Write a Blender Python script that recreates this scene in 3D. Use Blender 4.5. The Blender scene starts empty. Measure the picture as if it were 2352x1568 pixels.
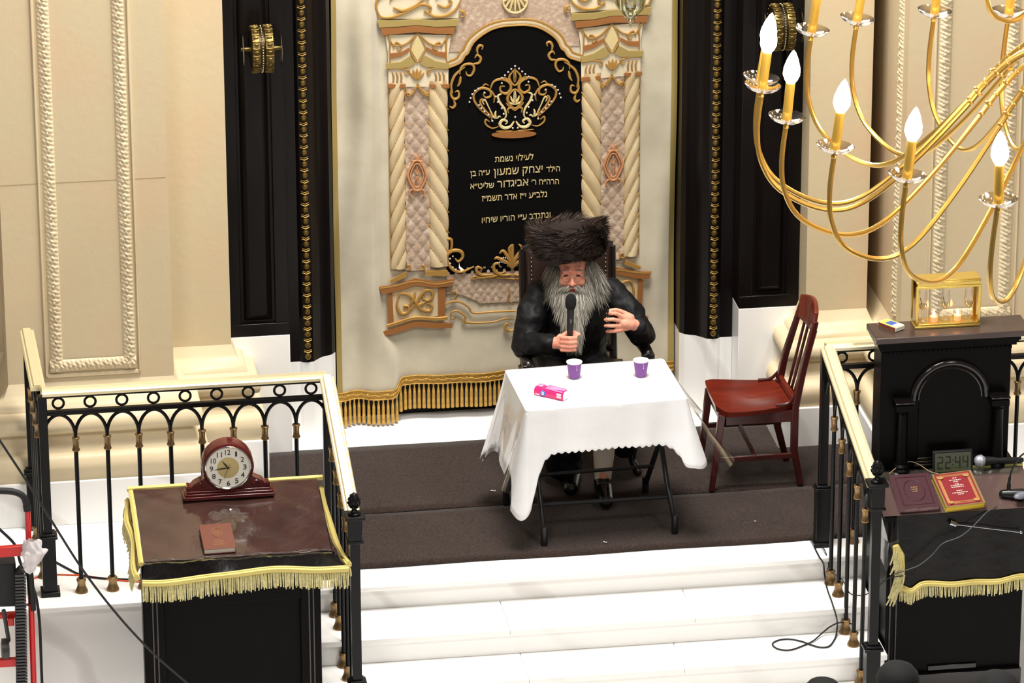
import bpy, random
from math import *
from mathutils import Vector as V, Matrix as M
random.seed(11)
SC = bpy.context.scene
COL = SC.collection
# ------------------------------------------------------------------ camera (metres; X along the ark wall, Y into it, Z up, 0 = platform)
P_, PSI_, F_, ROLL_ = radians(21.3), radians(8.5), 10600., radians(-.18)
FW = V((sin(PSI_)*cos(P_), cos(PSI_)*cos(P_), -sin(P_)))
R0 = V((cos(PSI_), -sin(PSI_), 0)); U0 = R0.cross(FW)
RT = cos(ROLL_)*R0 + sin(ROLL_)*U0; UP = cos(ROLL_)*U0 - sin(ROLL_)*R0
def ray(x, y): return FW + RT*((x-1176)/F_) - UP*((y-784)/F_)
CP = V((-3.577, -20.808, 9.177))
def atz(x, y, z=0.):
    d = ray(x, y); return CP + d*((z-CP.z)/d.z)
def aty(x, y, Y):
    d = ray(x, y); return CP + d*((Y-CP.y)/d.y)
def atx(x, y, X):
    d = ray(x, y); return CP + d*((X-CP.x)/d.x)
cam = bpy.data.cameras.new('camera'); cam.lens = F_/2352*36; cam.sensor_width = 36; cam.clip_end = 200
co = bpy.data.objects.new('camera', cam); COL.objects.link(co)
co.matrix_world = M(((RT.x, UP.x, -FW.x, CP.x), (RT.y, UP.y, -FW.y, CP.y), (RT.z, UP.z, -FW.z, CP.z), (0, 0, 0, 1)))
SC.camera = co
# ------------------------------------------------------------------ mesh builder
class MB:
    def __init__(s): s.v = []; s.f = []; s.m = []; s.mi = 0
    def add(s, vs, fs):
        b = len(s.v); s.v += [tuple(v) for v in vs]; s.f += [tuple(i+b for i in f) for f in fs]; s.m += [s.mi]*len(fs); return s
    def box(s, x0, x1, y0, y1, z0, z1):
        return s.add([(x0,y0,z0),(x1,y0,z0),(x1,y1,z0),(x0,y1,z0),(x0,y0,z1),(x1,y0,z1),(x1,y1,z1),(x0,y1,z1)],
                     [(3,2,1,0),(4,5,6,7),(0,1,5,4),(1,2,6,5),(2,3,7,6),(3,0,4,7)])
    def obox(s, c, size, rot=None):
        a, b, d = [q/2 for q in size]; rot = rot or M.Identity(3); c = V(c)
        vs = [c + rot @ V((x*a, y*b, z*d)) for z in (-1,1) for x, y in ((-1,-1),(1,-1),(1,1),(-1,1))]
        return s.add(vs, [(3,2,1,0),(4,5,6,7),(0,1,5,4),(1,2,6,5),(2,3,7,6),(3,0,4,7)])
    def beam(s, p0, p1, w, h, up=V((0,0,1))):          # rectangular bar from p0 to p1
        p0, p1 = V(p0), V(p1); d = (p1-p0).normalized(); sx = d.cross(up).normalized(); uz = sx.cross(d)
        vs = [p + sx*a*w/2 + uz*b*h/2 for p in (p0, p1) for a, b in ((-1,-1),(1,-1),(1,1),(-1,1))]
        return s.add(vs, [(3,2,1,0),(4,5,6,7),(0,1,5,4),(1,2,6,5),(2,3,7,6),(3,0,4,7)])
    def sweep(s, p0, p1, prof, up=V((0,0,1))):         # closed profile [(side, up)] swept from p0 to p1
        p0, p1 = V(p0), V(p1); d = (p1-p0).normalized(); sx = d.cross(up).normalized(); uz = up if abs(d.z) < .5 else sx.cross(d)
        n = len(prof); vs = [p + sx*a + uz*b for p in (p0, p1) for a, b in prof]
        return s.add(vs, [tuple(range(n))[::-1], tuple(range(n, 2*n))] + [(i, (i+1) % n, n+(i+1) % n, n+i) for i in range(n)])
    def lathe(s, prof, o=(0,0,0), n=16, rot=None, sx=1, sy=1, cap=True):   # [(r, z)]
        o = V(o); rot = rot or M.Identity(3); b = []; vs = []; fs = []
        rows = []
        for r, z in prof:
            if r < 1e-6: rows.append([len(vs)]*n); vs.append(o + rot @ V((0, 0, z))); continue
            rows.append(list(range(len(vs), len(vs)+n)))
            for k in range(n):
                a = 2*pi*k/n; vs.append(o + rot @ V((r*cos(a)*sx, r*sin(a)*sy, z)))
        for A, B in zip(rows[:-1], rows[1:]):
            for k in range(n):
                j = (k+1) % n
                fs.append((A[k], B[j], B[k]) if A[k] == A[j] else ((A[k], A[j], B[k]) if B[k] == B[j] else (A[k], A[j], B[j], B[k])))
        if cap and prof[0][0] > 1e-6 and prof[-1][0] > 1e-6: fs += [tuple(rows[0])[::-1], tuple(rows[-1])]
        return s.add(vs, fs)
    def tube(s, pts, r, n=8, cap=True, flat=1., up=None):
        pts = [V(p) for p in pts]; L = len(pts); rr = r if isinstance(r, (list, tuple)) else [r]*L
        t0 = (pts[1]-pts[0]).normalized(); a = up or (V((0,0,1)) if abs(t0.z) < .9 else V((1,0,0)))
        nx = (a - t0*a.dot(t0)).normalized(); vs = []; fs = []
        for i in range(L):
            t = (pts[min(i+1, L-1)]-pts[max(i-1, 0)])
            t = t.normalized() if t.length > 1e-9 else t0
            nx = nx - t*nx.dot(t); nx = nx.normalized() if nx.length > 1e-6 else t.orthogonal().normalized(); ny = t.cross(nx)
            for k in range(n):
                q = 2*pi*k/n; vs.append(pts[i] + (nx*cos(q)*flat + ny*sin(q))*rr[i])
        for i in range(L-1):
            for k in range(n): fs.append((i*n+k, i*n+(k+1) % n, (i+1)*n+(k+1) % n, (i+1)*n+k))
        if cap: fs += [tuple(range(n))[::-1], tuple(range((L-1)*n, L*n))]
        return s.add(vs, fs)
    def prism(s, poly, ext):
        poly = [V(p) for p in poly]; ext = V(ext); n = len(poly)
        return s.add(poly + [p+ext for p in poly], [tuple(range(n))[::-1], tuple(range(n, 2*n))] + [(i, (i+1) % n, n+(i+1) % n, n+i) for i in range(n)])
    def ell(s, c, r, n=14, m=9, rot=None):
        r = (r, r, r) if isinstance(r, (int, float)) else r; c = V(c); rot = rot or M.Identity(3); vs = [c + rot @ V((0,0,-r[2]))]; fs = []
        for j in range(1, m):
            t = -pi/2 + pi*j/m
            for k in range(n): vs.append(c + rot @ V((r[0]*cos(t)*cos(2*pi*k/n), r[1]*cos(t)*sin(2*pi*k/n), r[2]*sin(t))))
        vs.append(c + rot @ V((0,0,r[2])))
        for k in range(n):
            fs.append((0, 1+(k+1) % n, 1+k)); fs.append((len(vs)-1, 1+(m-2)*n+k, 1+(m-2)*n+(k+1) % n))
        for j in range(m-2):
            for k in range(n): fs.append((1+j*n+k, 1+j*n+(k+1) % n, 1+(j+1)*n+(k+1) % n, 1+(j+1)*n+k))
        return s.add(vs, fs)
    def limb(s, pts, rr, n=14):                        # tapered round-ended limb
        pts = [V(p) for p in pts]; P = []; R = []
        d0 = (pts[0]-pts[1]).normalized(); d1 = (pts[-1]-pts[-2]).normalized()
        for a in (.95, .7, .35): P.append(pts[0]+d0*rr[0]*a); R.append(rr[0]*sqrt(1-a*a))
        P += pts; R += list(rr)
        for a in (.35, .7, .95): P.append(pts[-1]+d1*rr[-1]*a); R.append(rr[-1]*sqrt(1-a*a))
        return s.tube(P, R, n)
    def grid(s, fn, nu, nv, thick=None):               # fn(u, v) -> point
        vs = [fn(i/nu, j/nv) for j in range(nv+1) for i in range(nu+1)]
        return s.add(vs, [(j*(nu+1)+i, j*(nu+1)+i+1, (j+1)*(nu+1)+i+1, (j+1)*(nu+1)+i) for j in range(nv) for i in range(nu)])
def cr(pts, k=6):                                      # Catmull-Rom through points
    pts = [V(p) for p in pts]; out = []
    for i in range(len(pts)-1):
        p0, p1, p2, p3 = pts[max(i-1,0)], pts[i], pts[i+1], pts[min(i+2, len(pts)-1)]
        for j in range(k):
            t = j/k; out.append(.5*((2*p1)+(p2-p0)*t+(2*p0-5*p1+4*p2-p3)*t*t+(3*p1-p0-3*p2+p3)*t**3))
    return out + [pts[-1]]
# ------------------------------------------------------------------ objects
def rootloc(p):
    l = V((0,0,0))
    while p is not None: l = l + p.location; p = p.parent
    return l
def tag(o, label=None, cat=None, group=None, kind=None):
    if label: o['label'] = label
    if cat: o['category'] = cat
    if group: o['group'] = group
    if kind: o['kind'] = kind
    return o
def mesh(name, mb, mats, smooth=True, ang=38):
    me = bpy.data.meshes.new(name); me.from_pydata(mb.v, [], mb.f)
    mats = mats if isinstance(mats, (list, tuple)) else [mats]
    for m in mats: me.materials.append(m)
    if len(mats) > 1: me.polygons.foreach_set('material_index', mb.m)
    if smooth:
        me.polygons.foreach_set('use_smooth', [True]*len(me.polygons)); me.set_sharp_from_angle(angle=radians(ang))
    me.update(); return me
def part(name, mb, mats, parent=None, smooth=True, local=False, bev=0, sub=0, solid=0, label=None, origin=True, ang=38):
    me = mesh(name, mb, mats, smooth, ang); o = bpy.data.objects.new(name, me); COL.objects.link(o)
    if parent is not None:
        if not local: me.transform(M.Translation(-rootloc(parent)))
        o.parent = parent
    elif origin:
        xs = [v.co for v in me.vertices]
        c = V(((min(v.x for v in xs)+max(v.x for v in xs))/2, (min(v.y for v in xs)+max(v.y for v in xs))/2, min(v.z for v in xs)))
        me.transform(M.Translation(-c)); o.location = c
    if solid: q = o.modifiers.new('s', 'SOLIDIFY'); q.thickness = solid; q.offset = 0
    if bev: q = o.modifiers.new('b', 'BEVEL'); q.width = bev; q.segments = 2; q.limit_method = 'ANGLE'; q.angle_limit = radians(40)
    if sub: q = o.modifiers.new('u', 'SUBSURF'); q.levels = q.render_levels = sub
    if label: o['label'] = label
    return o
def thing(name, label, cat, loc=(0,0,0), rz=0, group=None):
    o = bpy.data.objects.new(name, None); COL.objects.link(o); o.location = loc; o.rotation_euler = (0,0,rz); o.empty_display_size = .05
    return tag(o, label, cat, group)
def one(name, label, cat, mb, mats, group=None, **k):
    return tag(part(name, mb, mats, **k), label, cat, group)
def struct(name, mb, mats, label=None, **k):
    o = part(name, mb, mats, **k); o['kind'] = 'structure'
    if label: o['label'] = label
    return o
def copy(o, parent=None, loc=None):                    # an object with its parts and their sub-parts
    c = o.copy(); COL.objects.link(c)
    if parent is not None: c.parent = parent
    if loc is not None: c.location = loc
    for ch in o.children: copy(ch, c)
    return c
def bake(o):                                           # apply the modifiers
    dg = bpy.context.evaluated_depsgraph_get(); dg.update()
    me = bpy.data.meshes.new_from_object(o.evaluated_get(dg)); o.modifiers.clear(); o.data = me
    me.polygons.foreach_set('use_smooth', [True]*len(me.polygons)); return o
def fuse(name, mb, mats, parent=None, voxel=.006, it=6, label=None):   # overlapping volumes -> one continuous skin
    o = part(name, mb, mats, parent, label=label)
    q = o.modifiers.new('r', 'REMESH'); q.mode = 'VOXEL'; q.voxel_size = voxel
    if it: q = o.modifiers.new('s', 'SMOOTH'); q.iterations = it; q.factor = .5
    return bake(o)
# ------------------------------------------------------------------ materials
def lin(c):
    return tuple(((x/255)/12.92 if x/255 <= .04045 else ((x/255+.055)/1.055)**2.4) for x in c)+(1,)
def mat(name, c, rough=.5, metal=0, var=None, bump=None, coat=0, spec=.5, trans=0, emit=None, alpha=1, stretch=(1,1,1), sheen=0, ior=1.45):
    m = bpy.data.materials.new(name); m.use_nodes = True; n = m.node_tree.nodes; l = m.node_tree.links; b = n['Principled BSDF']
    b.inputs['Base Color'].default_value = lin(c); b.inputs['Roughness'].default_value = rough; b.inputs['Metallic'].default_value = metal
    b.inputs['Coat Weight'].default_value = coat; b.inputs['Coat Roughness'].default_value = .12; b.inputs['Specular IOR Level'].default_value = spec
    b.inputs['Transmission Weight'].default_value = trans; b.inputs['Alpha'].default_value = alpha; b.inputs['IOR'].default_value = ior
    b.inputs['Sheen Weight'].default_value = sheen
    if emit: b.inputs['Emission Color'].default_value = lin(emit[0]); b.inputs['Emission Strength'].default_value = emit[1]
    if var or bump:
        tc = n.new('ShaderNodeTexCoord'); mp = n.new('ShaderNodeMapping'); mp.inputs['Scale'].default_value = stretch; l.new(tc.outputs['Object'], mp.inputs[0])
    if var:                                            # (second colour, scale, low, high)
        t = n.new('ShaderNodeTexNoise'); t.inputs['Scale'].default_value = var[1]; t.inputs['Detail'].default_value = 5; l.new(mp.outputs[0], t.inputs['Vector'])
        r = n.new('ShaderNodeValToRGB'); r.color_ramp.elements[0].position = var[2]; r.color_ramp.elements[1].position = var[3]
        r.color_ramp.elements[0].color = lin(c); r.color_ramp.elements[1].color = lin(var[0]); l.new(t.outputs[0], r.inputs[0]); l.new(r.outputs[0], b.inputs['Base Color'])
    if bump:
        t = n.new('ShaderNodeTexNoise'); t.inputs['Scale'].default_value = bump[0]; t.inputs['Detail'].default_value = 4; l.new(mp.outputs[0], t.inputs['Vector'])
        k = n.new('ShaderNodeBump'); k.inputs['Strength'].default_value = bump[1]; k.inputs['Distance'].default_value = bump[2] if len(bump) > 2 else .01
        l.new(t.outputs[0], k.inputs['Height']); l.new(k.outputs[0], b.inputs['Normal'])
    return m
def clear(name, opacity=.12, tint=(255,255,255), rough=.06):      # clear sheet: lets most light straight through, with a gloss on top
    m = bpy.data.materials.new(name); m.use_nodes = True; n = m.node_tree.nodes; l = m.node_tree.links; n.clear()
    o = n.new('ShaderNodeOutputMaterial'); x = n.new('ShaderNodeMixShader'); t = n.new('ShaderNodeBsdfTransparent'); g = n.new('ShaderNodeBsdfGlossy'); f = n.new('ShaderNodeLayerWeight')
    f.inputs['Blend'].default_value = opacity; g.inputs['Roughness'].default_value = rough; t.inputs[0].default_value = lin(tint)
    l.new(f.outputs['Facing'], x.inputs[0]); l.new(t.outputs[0], x.inputs[1]); l.new(g.outputs[0], x.inputs[2]); l.new(x.outputs[0], o.inputs[0]); return m
def marble(name, base=(246,245,242), vein=(228,225,221)):
    m = mat(name, base, .22, coat=.2); n = m.node_tree.nodes; l = m.node_tree.links; b = n['Principled BSDF']
    tc = n.new('ShaderNodeTexCoord'); mp = n.new('ShaderNodeMapping'); mp.inputs['Rotation'].default_value = (.4,.7,.3); l.new(tc.outputs['Object'], mp.inputs[0])
    w = n.new('ShaderNodeTexWave'); w.inputs['Scale'].default_value = .45; w.inputs['Distortion'].default_value = 9; w.inputs['Detail'].default_value = 4; w.inputs['Detail Scale'].default_value = .8
    l.new(mp.outputs[0], w.inputs['Vector'])
    r = n.new('ShaderNodeValToRGB'); e = r.color_ramp.elements; e[0].position = 0; e[0].color = lin(vein); e[1].position = .045; e[1].color = lin(base)
    l.new(w.outputs[0], r.inputs[0]); l.new(r.outputs[0], b.inputs['Base Color']); return m
STONE = mat('cream_stone', (201,184,150), .62, var=((205,178,144), 2.2, .45, .75), bump=(26,.12,.01))
STONEB = mat('cream_stone_moulding', (214,198,164), .5, var=((208,188,154), 3, .4, .7), bump=(30,.08,.01))
MARB = marble('white_marble')
STEPM = marble('white_step_marble', (250,249,247), (244,243,241))
WOOD = mat('dark_wood', (17,12,11), .3, var=((11,8,8), 4, .35, .7), bump=(30,.06,.004), stretch=(6,6,.6), spec=.22, coat=.06)
WOODB = mat('black_brown_wood', (10,8,7), .38, var=((7,6,6), 5, .35, .7), stretch=(5,5,.7), spec=.1)
IRON = mat('black_iron', (9,9,11), .34, spec=.3)
BRASS = mat('polished_brass_rail', (240,226,184), .34, .55, bump=(60,.03,.002))
ABRASS = mat('aged_brass', (150,122,82), .36, .75, var=((118,92,60), 30, .4, .7))
GOLD = mat('gold_metal', (238,206,110), .26, .85)
CARPET = mat('dark_brown_carpet', (62,49,44), .95, var=((38,30,27), 190, .35, .65), bump=(220,.5,.01), stretch=(1,.35,1), spec=.1, sheen=.15)
WHITE = mat('white_matte', (245,245,245), .6)
BLACK = mat('black_matte', (16,16,17), .6)
# ================================================================== SETTING
Fz = -.54
def rect_floor():
    mb = MB(); mb.box(-6, 5, -.64, 3, -.7, 0); return mb
# platform: cream-white marble; the steps stand in front of it between the railings
struct('floor', MB().box(-6, 5, -9, 3, Fz-.3, Fz), STEPM)
pl = MB(); pl.box(-6, 5, -.60, 2.2, Fz, -.03)
struct('platform_floor', pl, MARB)
pn = MB(); pn.box(-6, 5, -.635, 2.2, -.03, 0)
struct('platform_slab', pn, STEPM, bev=.008)
st = MB()
for i, (ya, yb) in enumerate(((-.945, -.60), (-1.215, -.60), (-1.56, -.60))):
    z = -.135*(i+1); xa, xb = -1.56, 1.17
    lo = -.135*(i+2)
    st.box(xa+.01, xb-.01, ya+.02, yb, lo, z-.03)
    for a, b in ((xa, -.95+.31*i % 1.2), ): pass
    cuts = [xa, -.62+.05*i, .28-.1*i, xb]
    for a, b in zip(cuts[:-1], cuts[1:]): st.box(a, b-.0015, ya, yb, z-.03, z)
struct('stairs', st, STEPM, bev=.004, label='white marble steps between the two brass-topped railings')
# back wall and pilasters
struct('dark_backing', MB().box(-1.19, .61, 1.53, 1.58, 0, 4.4), WOOD)  # dark panel added behind the curtain so the tassel gaps look dark
struct('wall_back', MB().box(-6, 5, 1.6, 1.9, -.05, 4.6), STONE)
def base_profile(front):      # moulded base of a pilaster, (outward offset, z)
    pts = [(.15,.23),(.155,.26),(.165,.30),(.155,.345),(.135,.365),(.115,.37),(.10,.39),(.085,.43),(.08,.455),(.10,.465),(.125,.48),(.135,.51),(.125,.55),(.10,.57),(.075,.575),(.07,.60),(.04,.615),(.02,.65),(.0,.70)]
    return pts
def pilaster(name, x0, x1, yf, yb, label):
    """shaft with plinth and moulded base wrapped round three sides"""
    root = tag(bpy.data.objects.new(name, None), label); root['kind'] = 'structure'; COL.objects.link(root)
    part('shaft', MB().box(x0, x1, yf, yb, .6, 4.6), STONE, root)
    part('plinth', MB().box(x0-.165, x1+.165, yf-.165, yb, 0, .232), MARB, root, bev=.004)
    mb = MB(); prof = base_profile(0); n = len(prof); vs = []
    for o, z in prof: vs += [(x0-o, yb, z), (x0-o, yf-o, z), (x1+o, yf-o, z), (x1+o, yb, z)]
    fs = [(i*4+k, i*4+k+1, i*4+k+5, i*4+k+4) for i in range(n-1) for k in range(3)]
    mb.add(vs, fs); part('base_moulding', mb, STONEB, root, ang=60)
    return root
def relief(name, x0, x1, yf, z0, z1, root, horiz=False):
    """carved foliage strip, true relief"""
    mb = MB(); L = (x1-x0) if horiz else (z1-z0); W = (z1-z0) if horiz else (x1-x0)
    nu, nv = 14, max(8, int(L/.004))
    def fn(u, v):
        a = v*L/.044; k = a % 1; s = 1 if int(a) % 2 else -1; c = (u-.5)*2
        leaf = max(0, 1-abs(c*s*.9-.35+.5*sin(k*pi))*1.4)*abs(sin(k*pi))
        vein = .5+.5*cos((c*3.1+s*k*5.5)*pi); rib = .5+.5*cos((u*7+v*L/.02)*pi)
        e = 1-abs(c)**6
        h = (.010*leaf*(.4+.6*vein)+.006*rib*(1-abs(c))+.005+.006*abs(sin(a*2*pi+c*2)))*e
        return (x0+v*L, yf-h, z0+u*W) if horiz else (x0+u*W, yf-h, z0+v*L)
    mb.grid(fn, nu, nv); return part(name, mb, STONEB, root, ang=80)
def frame_bead(mb, x0, x1, z0, z1, y, w=.012, d=.01):
    for a, b in (((x0, z0), (x0, z1)), ((x1, z0), (x1, z1)), ((x0, z0), (x1, z0))):
        mb.beam((a[0], y, a[1]), (b[0], y, b[1]), d*2, w, V((0,-1,0)) if a[0] != b[0] else V((1,0,0)))
for side in (-1, 1):
    cx = -.29
    def X(d): return cx + side*d
    lab = 'left' if side < 0 else 'right'
    a = pilaster('pillar', min(X(1.48), X(1.80)), max(X(1.48), X(1.80))+ (0), .88, 1.6, 'narrow cream stone pilaster beside the dark wood panel %s of the ark' % lab)
    b0, b1 = min(X(1.80), X(2.62)), max(X(1.80), X(2.62))
    if side > 0: b0 = 1.60
    b = pilaster('pillar', b0, b1, .50, 1.6, 'wide cream stone pilaster with carved foliage frame, %s of the ark' % lab)
    if side > 0:
        c0, c1 = 1.755, 2.165
    else: c0, c1 = -2.70, -2.275
    w = .064
    relief('carved_band', c0, c0+w, .5, .755, 4.4, b); relief('carved_band', c1-w, c1, .5, .755, 4.4, b)
    relief('carved_band', c0, c1, .497, .755, .755+w, b, True)
    if side > 0:
        rl = relief('carved_band', .60, .67, 0, .755, 4.4, b)
        for v in rl.data.vertices: x_, y_ = v.co.x, v.co.y; v.co.x, v.co.y = 1.60+y_, 1.27-x_
    fb = MB(); frame_bead(fb, c0-.018, c1+.018, .735, 4.4, .498); part('panel_frame', fb, STONEB, b, bev=.003)
    cxx = X(2.62)
    pilaster('pillar', min(X(2.62), X(3.3)), max(X(2.62), X(3.3)), .95, 1.6, 'recessed cream stone pilaster at the far %s edge' % lab)
# thin mortar joints of the wide left pilaster
jt = MB()
jt.box(-2.905, -2.10, .4985, .505, 1.742, 1.7445)
struct('trim_1', jt, mat('mortar', (170,150,118), .8))
# ark surround: marble dado, dark panelled wood, gold egg-and-dart
for side in (-1, 1):
    cx = -.29
    lab = 'left' if side < 0 else 'right'
    def X(d): return cx + side*d
    def bx(mb, d0, d1, *r): return mb.box(min(X(d0), X(d1)), max(X(d0), X(d1)), *r)
    # plan of the curved inner moulding
    plan = [(1.164,1.215),(1.10,1.215),(1.085,1.20),(1.06,1.195),(1.03,1.205),(1.005,1.235),(.98,1.262),(.95,1.275),(.925,1.29),(.905,1.32),(.905,1.6),(1.164,1.6)]
    def col(z0, z1): return MB().prism([(X(x), y, z0) for x, y in plan], (0,0,z1-z0))
    d = struct('dado', bx(MB(), 1.165, 1.48, 1.05, 1.6, 0, .668), MARB, label='white marble dado block under the dark panel %s of the ark' % lab, bev=.003)
    d2 = part('moulded_dado', col(0, .452), MARB, d, ang=25)
    r = thing('ark_door_surround', 'tall dark wood panelled surround with gold egg-and-dart strip, on the %s of the ark curtain' % lab, 'door surround', (X(1.3), 1.3, .45))
    mb = bx(MB(), 1.165, 1.48, 1.07, 1.6, .668, 4.6); bx(mb, 1.165, 1.48, 1.05, 1.08, .668, .735); bx(mb, 1.165, 1.235, 1.05, 1.08, .735, 4.6); bx(mb, 1.41, 1.48, 1.05, 1.08, .735, 4.6)
    part('panel', mb, WOOD, r, bev=.004)
    rp = MB(); x0, x1 = sorted((X(1.25), X(1.395)))
    rp.add([(x0, 1.07, .75), (x1, 1.07, .75), (x1, 1.07, 4.6), (x0, 1.07, 4.6), (x0+.03, 1.045, .785), (x1-.03, 1.045, .785), (x1-.03, 1.045, 4.6), (x0+.03, 1.045, 4.6)],
           [(0,1,5,4),(1,2,6,5),(3,0,4,7),(4,5,6,7)])
    part('raised_field', rp, WOOD, r, smooth=False)
    part('moulded_jamb', col(.452, 4.6), WOOD, r, ang=25)
    eg = MB(); x = X(1.06); z = .47
    while z < 4.5:
        eg.ell((x, 1.192, z+.018), (.0165, .014, .020), 10, 7)
        eg.tube([(x-.02, 1.19, z+.045), (x, 1.178, z+.040), (x+.02, 1.19, z+.045)], .004, 6); eg.tube([(x-.018, 1.192, z+.053), (x, 1.182, z+.05), (x+.018, 1.192, z+.053)], .003, 6)
        z += .0615
    part('egg_and_dart_strip', eg, mat('antique_gold', (132,106,54), .36, .85), r)
# carpet runner on the platform, two strips
def carpet(name, y0, y1, label, z1):
    mb = MB(); nu = 60
    def fn(u, v):
        x = -1.72 + u*3.4; return (x, y0+(y1-y0)*v+.004*sin(x*7+v*2)*(1 if v in (0,1) else 0), z1+.0015*sin(x*5+v*9))
    mb.grid(fn, nu, 12); return one(name, label, 'carpet', mb, CARPET, solid=.012)
carpet('carpet', -.430, .215, 'front strip of dark brown carpet at the top of the marble steps', .009)
carpet('carpet', .205, 1.062, 'rear strip of dark brown carpet, under the armchair and red chair', .0155)
# ================================================================== RAILINGS
RING = MB().lathe([(.030,-.006),(.030,.006),(.020,.006),(.020,-.006),(.030,-.006)], n=20)
def rail_run(root, p0, p1, bays, z0, z1, posts, foot, cut=None):
    """p0,p1 = (x,y) ends; z0,z1 handrail heights there; posts = which ends carry a post; foot(t) = floor height"""
    a, b = V((p0[0], p0[1], 0)), V((p1[0], p1[1], 0)); L = (b-a).length; d = (b-a)/L
    def Z(t): return z0+(z1-z0)*t
    def P(t, dz): q = a+(b-a)*t; return V((q.x, q.y, Z(t)+dz))
    prof = [(-.036,-.002),(-.036,.012),(-.030,.017),(-.024,.017),(-.018,.028),(.018,.028),(.024,.017),(.030,.017),(.036,.012),(.036,-.002)]
    mb = MB().sweep(P(0, -.012), P(1, -.012), prof); part('handrail', mb, BRASS, root, ang=20)
    mb = MB().beam(P(0, -.024), P(1, -.024), .022, .018); part('top_bar', mb, IRON, root, bev=.002)
    mb = MB().beam(P(0, -.103), P(1, -.103), .026, .010); mb.beam(P(0, -.116), P(1, -.116), .018, .014); part('middle_bar', mb, IRON, root, bev=.002)
    ringm = None; colm = basem = None
    for i in range(bays):
        t = (i+.5)/bays; c = P(t, -.063)
        mb = MB(); pts = []
        for k in range(21): q = 2*pi*k/20; pts.append(c + d*cos(q)*.026 + V((0,0,sin(q)*.026)) + V((0,0,(z1-z0)/L*cos(q)*.026)))
        mb.tube(pts, .0062, 8, False); part('ring', mb, IRON, root)
        mb = MB()
        for sg in (-1, 1):
            arc = []
            for k in range(9):
                u = k/8; arc.append(P(t+sg*(.5/bays)*(1-(1-u)**1.7 if False else sin(u*pi/2)), -.122-.115*(1-cos(u*pi/2))-.0*u))
            mb.tube(arc, .0085, 8)
        part('arch', mb, IRON, root)
    colp = [(.017,0),(.019,.003),(.019,.008),(.0155,.013),(.0145,.035),(.0155,.057),(.019,.062),(.019,.068),(.017,.070)]
    basep = [(.031,0),(.031,.008),(.027,.016),(.021,.030),(.019,.045),(.0215,.056),(.0235,.060),(.0235,.068),(.020,.072)]
    for i in range(1, bays):
        t = i/bays; q = P(t, 0); f = foot(t); top = q.z-.235
        bl = part('baluster', MB().tube([(q.x, q.y, f+.01), (q.x, q.y, top-.05)], .0105, 10), IRON, root)
        if colm is None:
            colm = part('collar', MB().lathe(colp, (q.x, q.y, top-.075), 14), ABRASS, bl); basem = part('foot', MB().lathe(basep, (q.x, q.y, f), 16), ABRASS, bl); ref = q.copy(); rf = f; rtop = top
        else:
            for m_, dz in ((colm, top-rtop), (basem, f-rf)):
                c = m_.copy(); COL.objects.link(c); c.parent = bl; c.location = (q.x-ref.x, q.y-ref.y, dz)
    for t in posts:
        q = P(t, 0); f = foot(t); mb = MB().obox((q.x, q.y, (f+q.z-.02)/2), (.042, .042, q.z-.02-f))
        part('post', mb, IRON, root, bev=.002)
        mb = MB().obox((q.x, q.y, f+.15), (.068, .068, .30)); mb.obox((q.x, q.y, f+.305), (.088, .088, .014)); mb.obox((q.x, q.y, f+.318), (.07, .07, .012)); mb.obox((q.x, q.y, f+.012), (.092, .092, .024)); part('post_base', mb, IRON, root, bev=.003)
    return root
def newel(root, x, y, f, ztop):
    r = part('newel_post', MB().obox((x, y, (f+ztop)/2), (.044, .044, ztop-f)), IRON, root, bev=.002)
    mb = MB().obox((x, y, f+.13), (.068, .068, .26)); mb.obox((x, y, f+.265), (.09, .09, .014)); mb.obox((x, y, f+.278), (.07,.07,.012)); mb.obox((x, y, f+.012), (.1,.1,.024)); part('post_base', mb, IRON, r, bev=.003)
    mb = MB().obox((x, y, ztop-.06), (.066, .066, .12)); mb.obox((x, y, ztop+.008), (.094, .094, .018)); mb.obox((x, y, ztop-.115), (.078, .078, .012)); part('cap', mb, IRON, r, bev=.003)
    mb = MB().lathe([(.03,0),(.03,.006),(.02,.012),(.012,.02),(.011,.028),(.022,.034),(.022,.038)], (x, y, ztop+.017), 14)
    part('finial', mb, IRON, r)
    pc = MB(); pc.lathe([(.012,0),(.024,.012),(.027,.028),(.022,.048),(.012,.062),(.0,.072)], (x, y, ztop+.055), 14)
    for k in range(7):
        for j in range(5):
            a = 2*pi*(k+.5*(j % 2))/7; zz = .010+.011*j; rr = (.025,.0275,.0255,.021,.015)[j]
            pc.ell((x+rr*cos(a), y+rr*sin(a), ztop+.055+zz), (.007,.007,.006), 6, 4)
    part('pine_cone', pc, IRON, r)
    return r
flat = lambda t: 0.
def stairfoot(t):
    y = -.48+t*(-.92)
    return 0. if y > -.6 else (-.135 if y > -.92 else (-.27 if y > -1.2 else -.405))
YR = -.48
lr = thing('railing', 'brass-topped black railing round the left platform edge, sloping down the steps beside the brown lectern', 'railing', (-1.433, YR, 0))
rail_run(lr, (-2.785, YR), (-1.433, YR), 9, 1.045, 1.045, (0, 1), flat)
rail_run(lr, (-2.80, YR+.05), (-2.815, .33), 5, 1.045, 1.045, (1,), flat)
rail_run(lr, (-1.433, YR-.03), (-1.415, -1.37), 6, 1.045, .69, (), stairfoot)
newel(lr, -1.413, -1.395, -.405, .70)
rr_ = thing('railing', 'brass-topped black railing at the right, running behind the prayer stand and down the steps', 'railing', (1.0, YR, 0))
rail_run(rr_, (.995, YR), (2.60, YR), 10, 1.045, 1.045, (0,), flat)
rail_run(rr_, (1.0, YR-.03), (1.045, -1.37), 6, 1.045, .69, (), stairfoot)
newel(rr_, 1.05, -1.395, -.405, .70)
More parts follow.
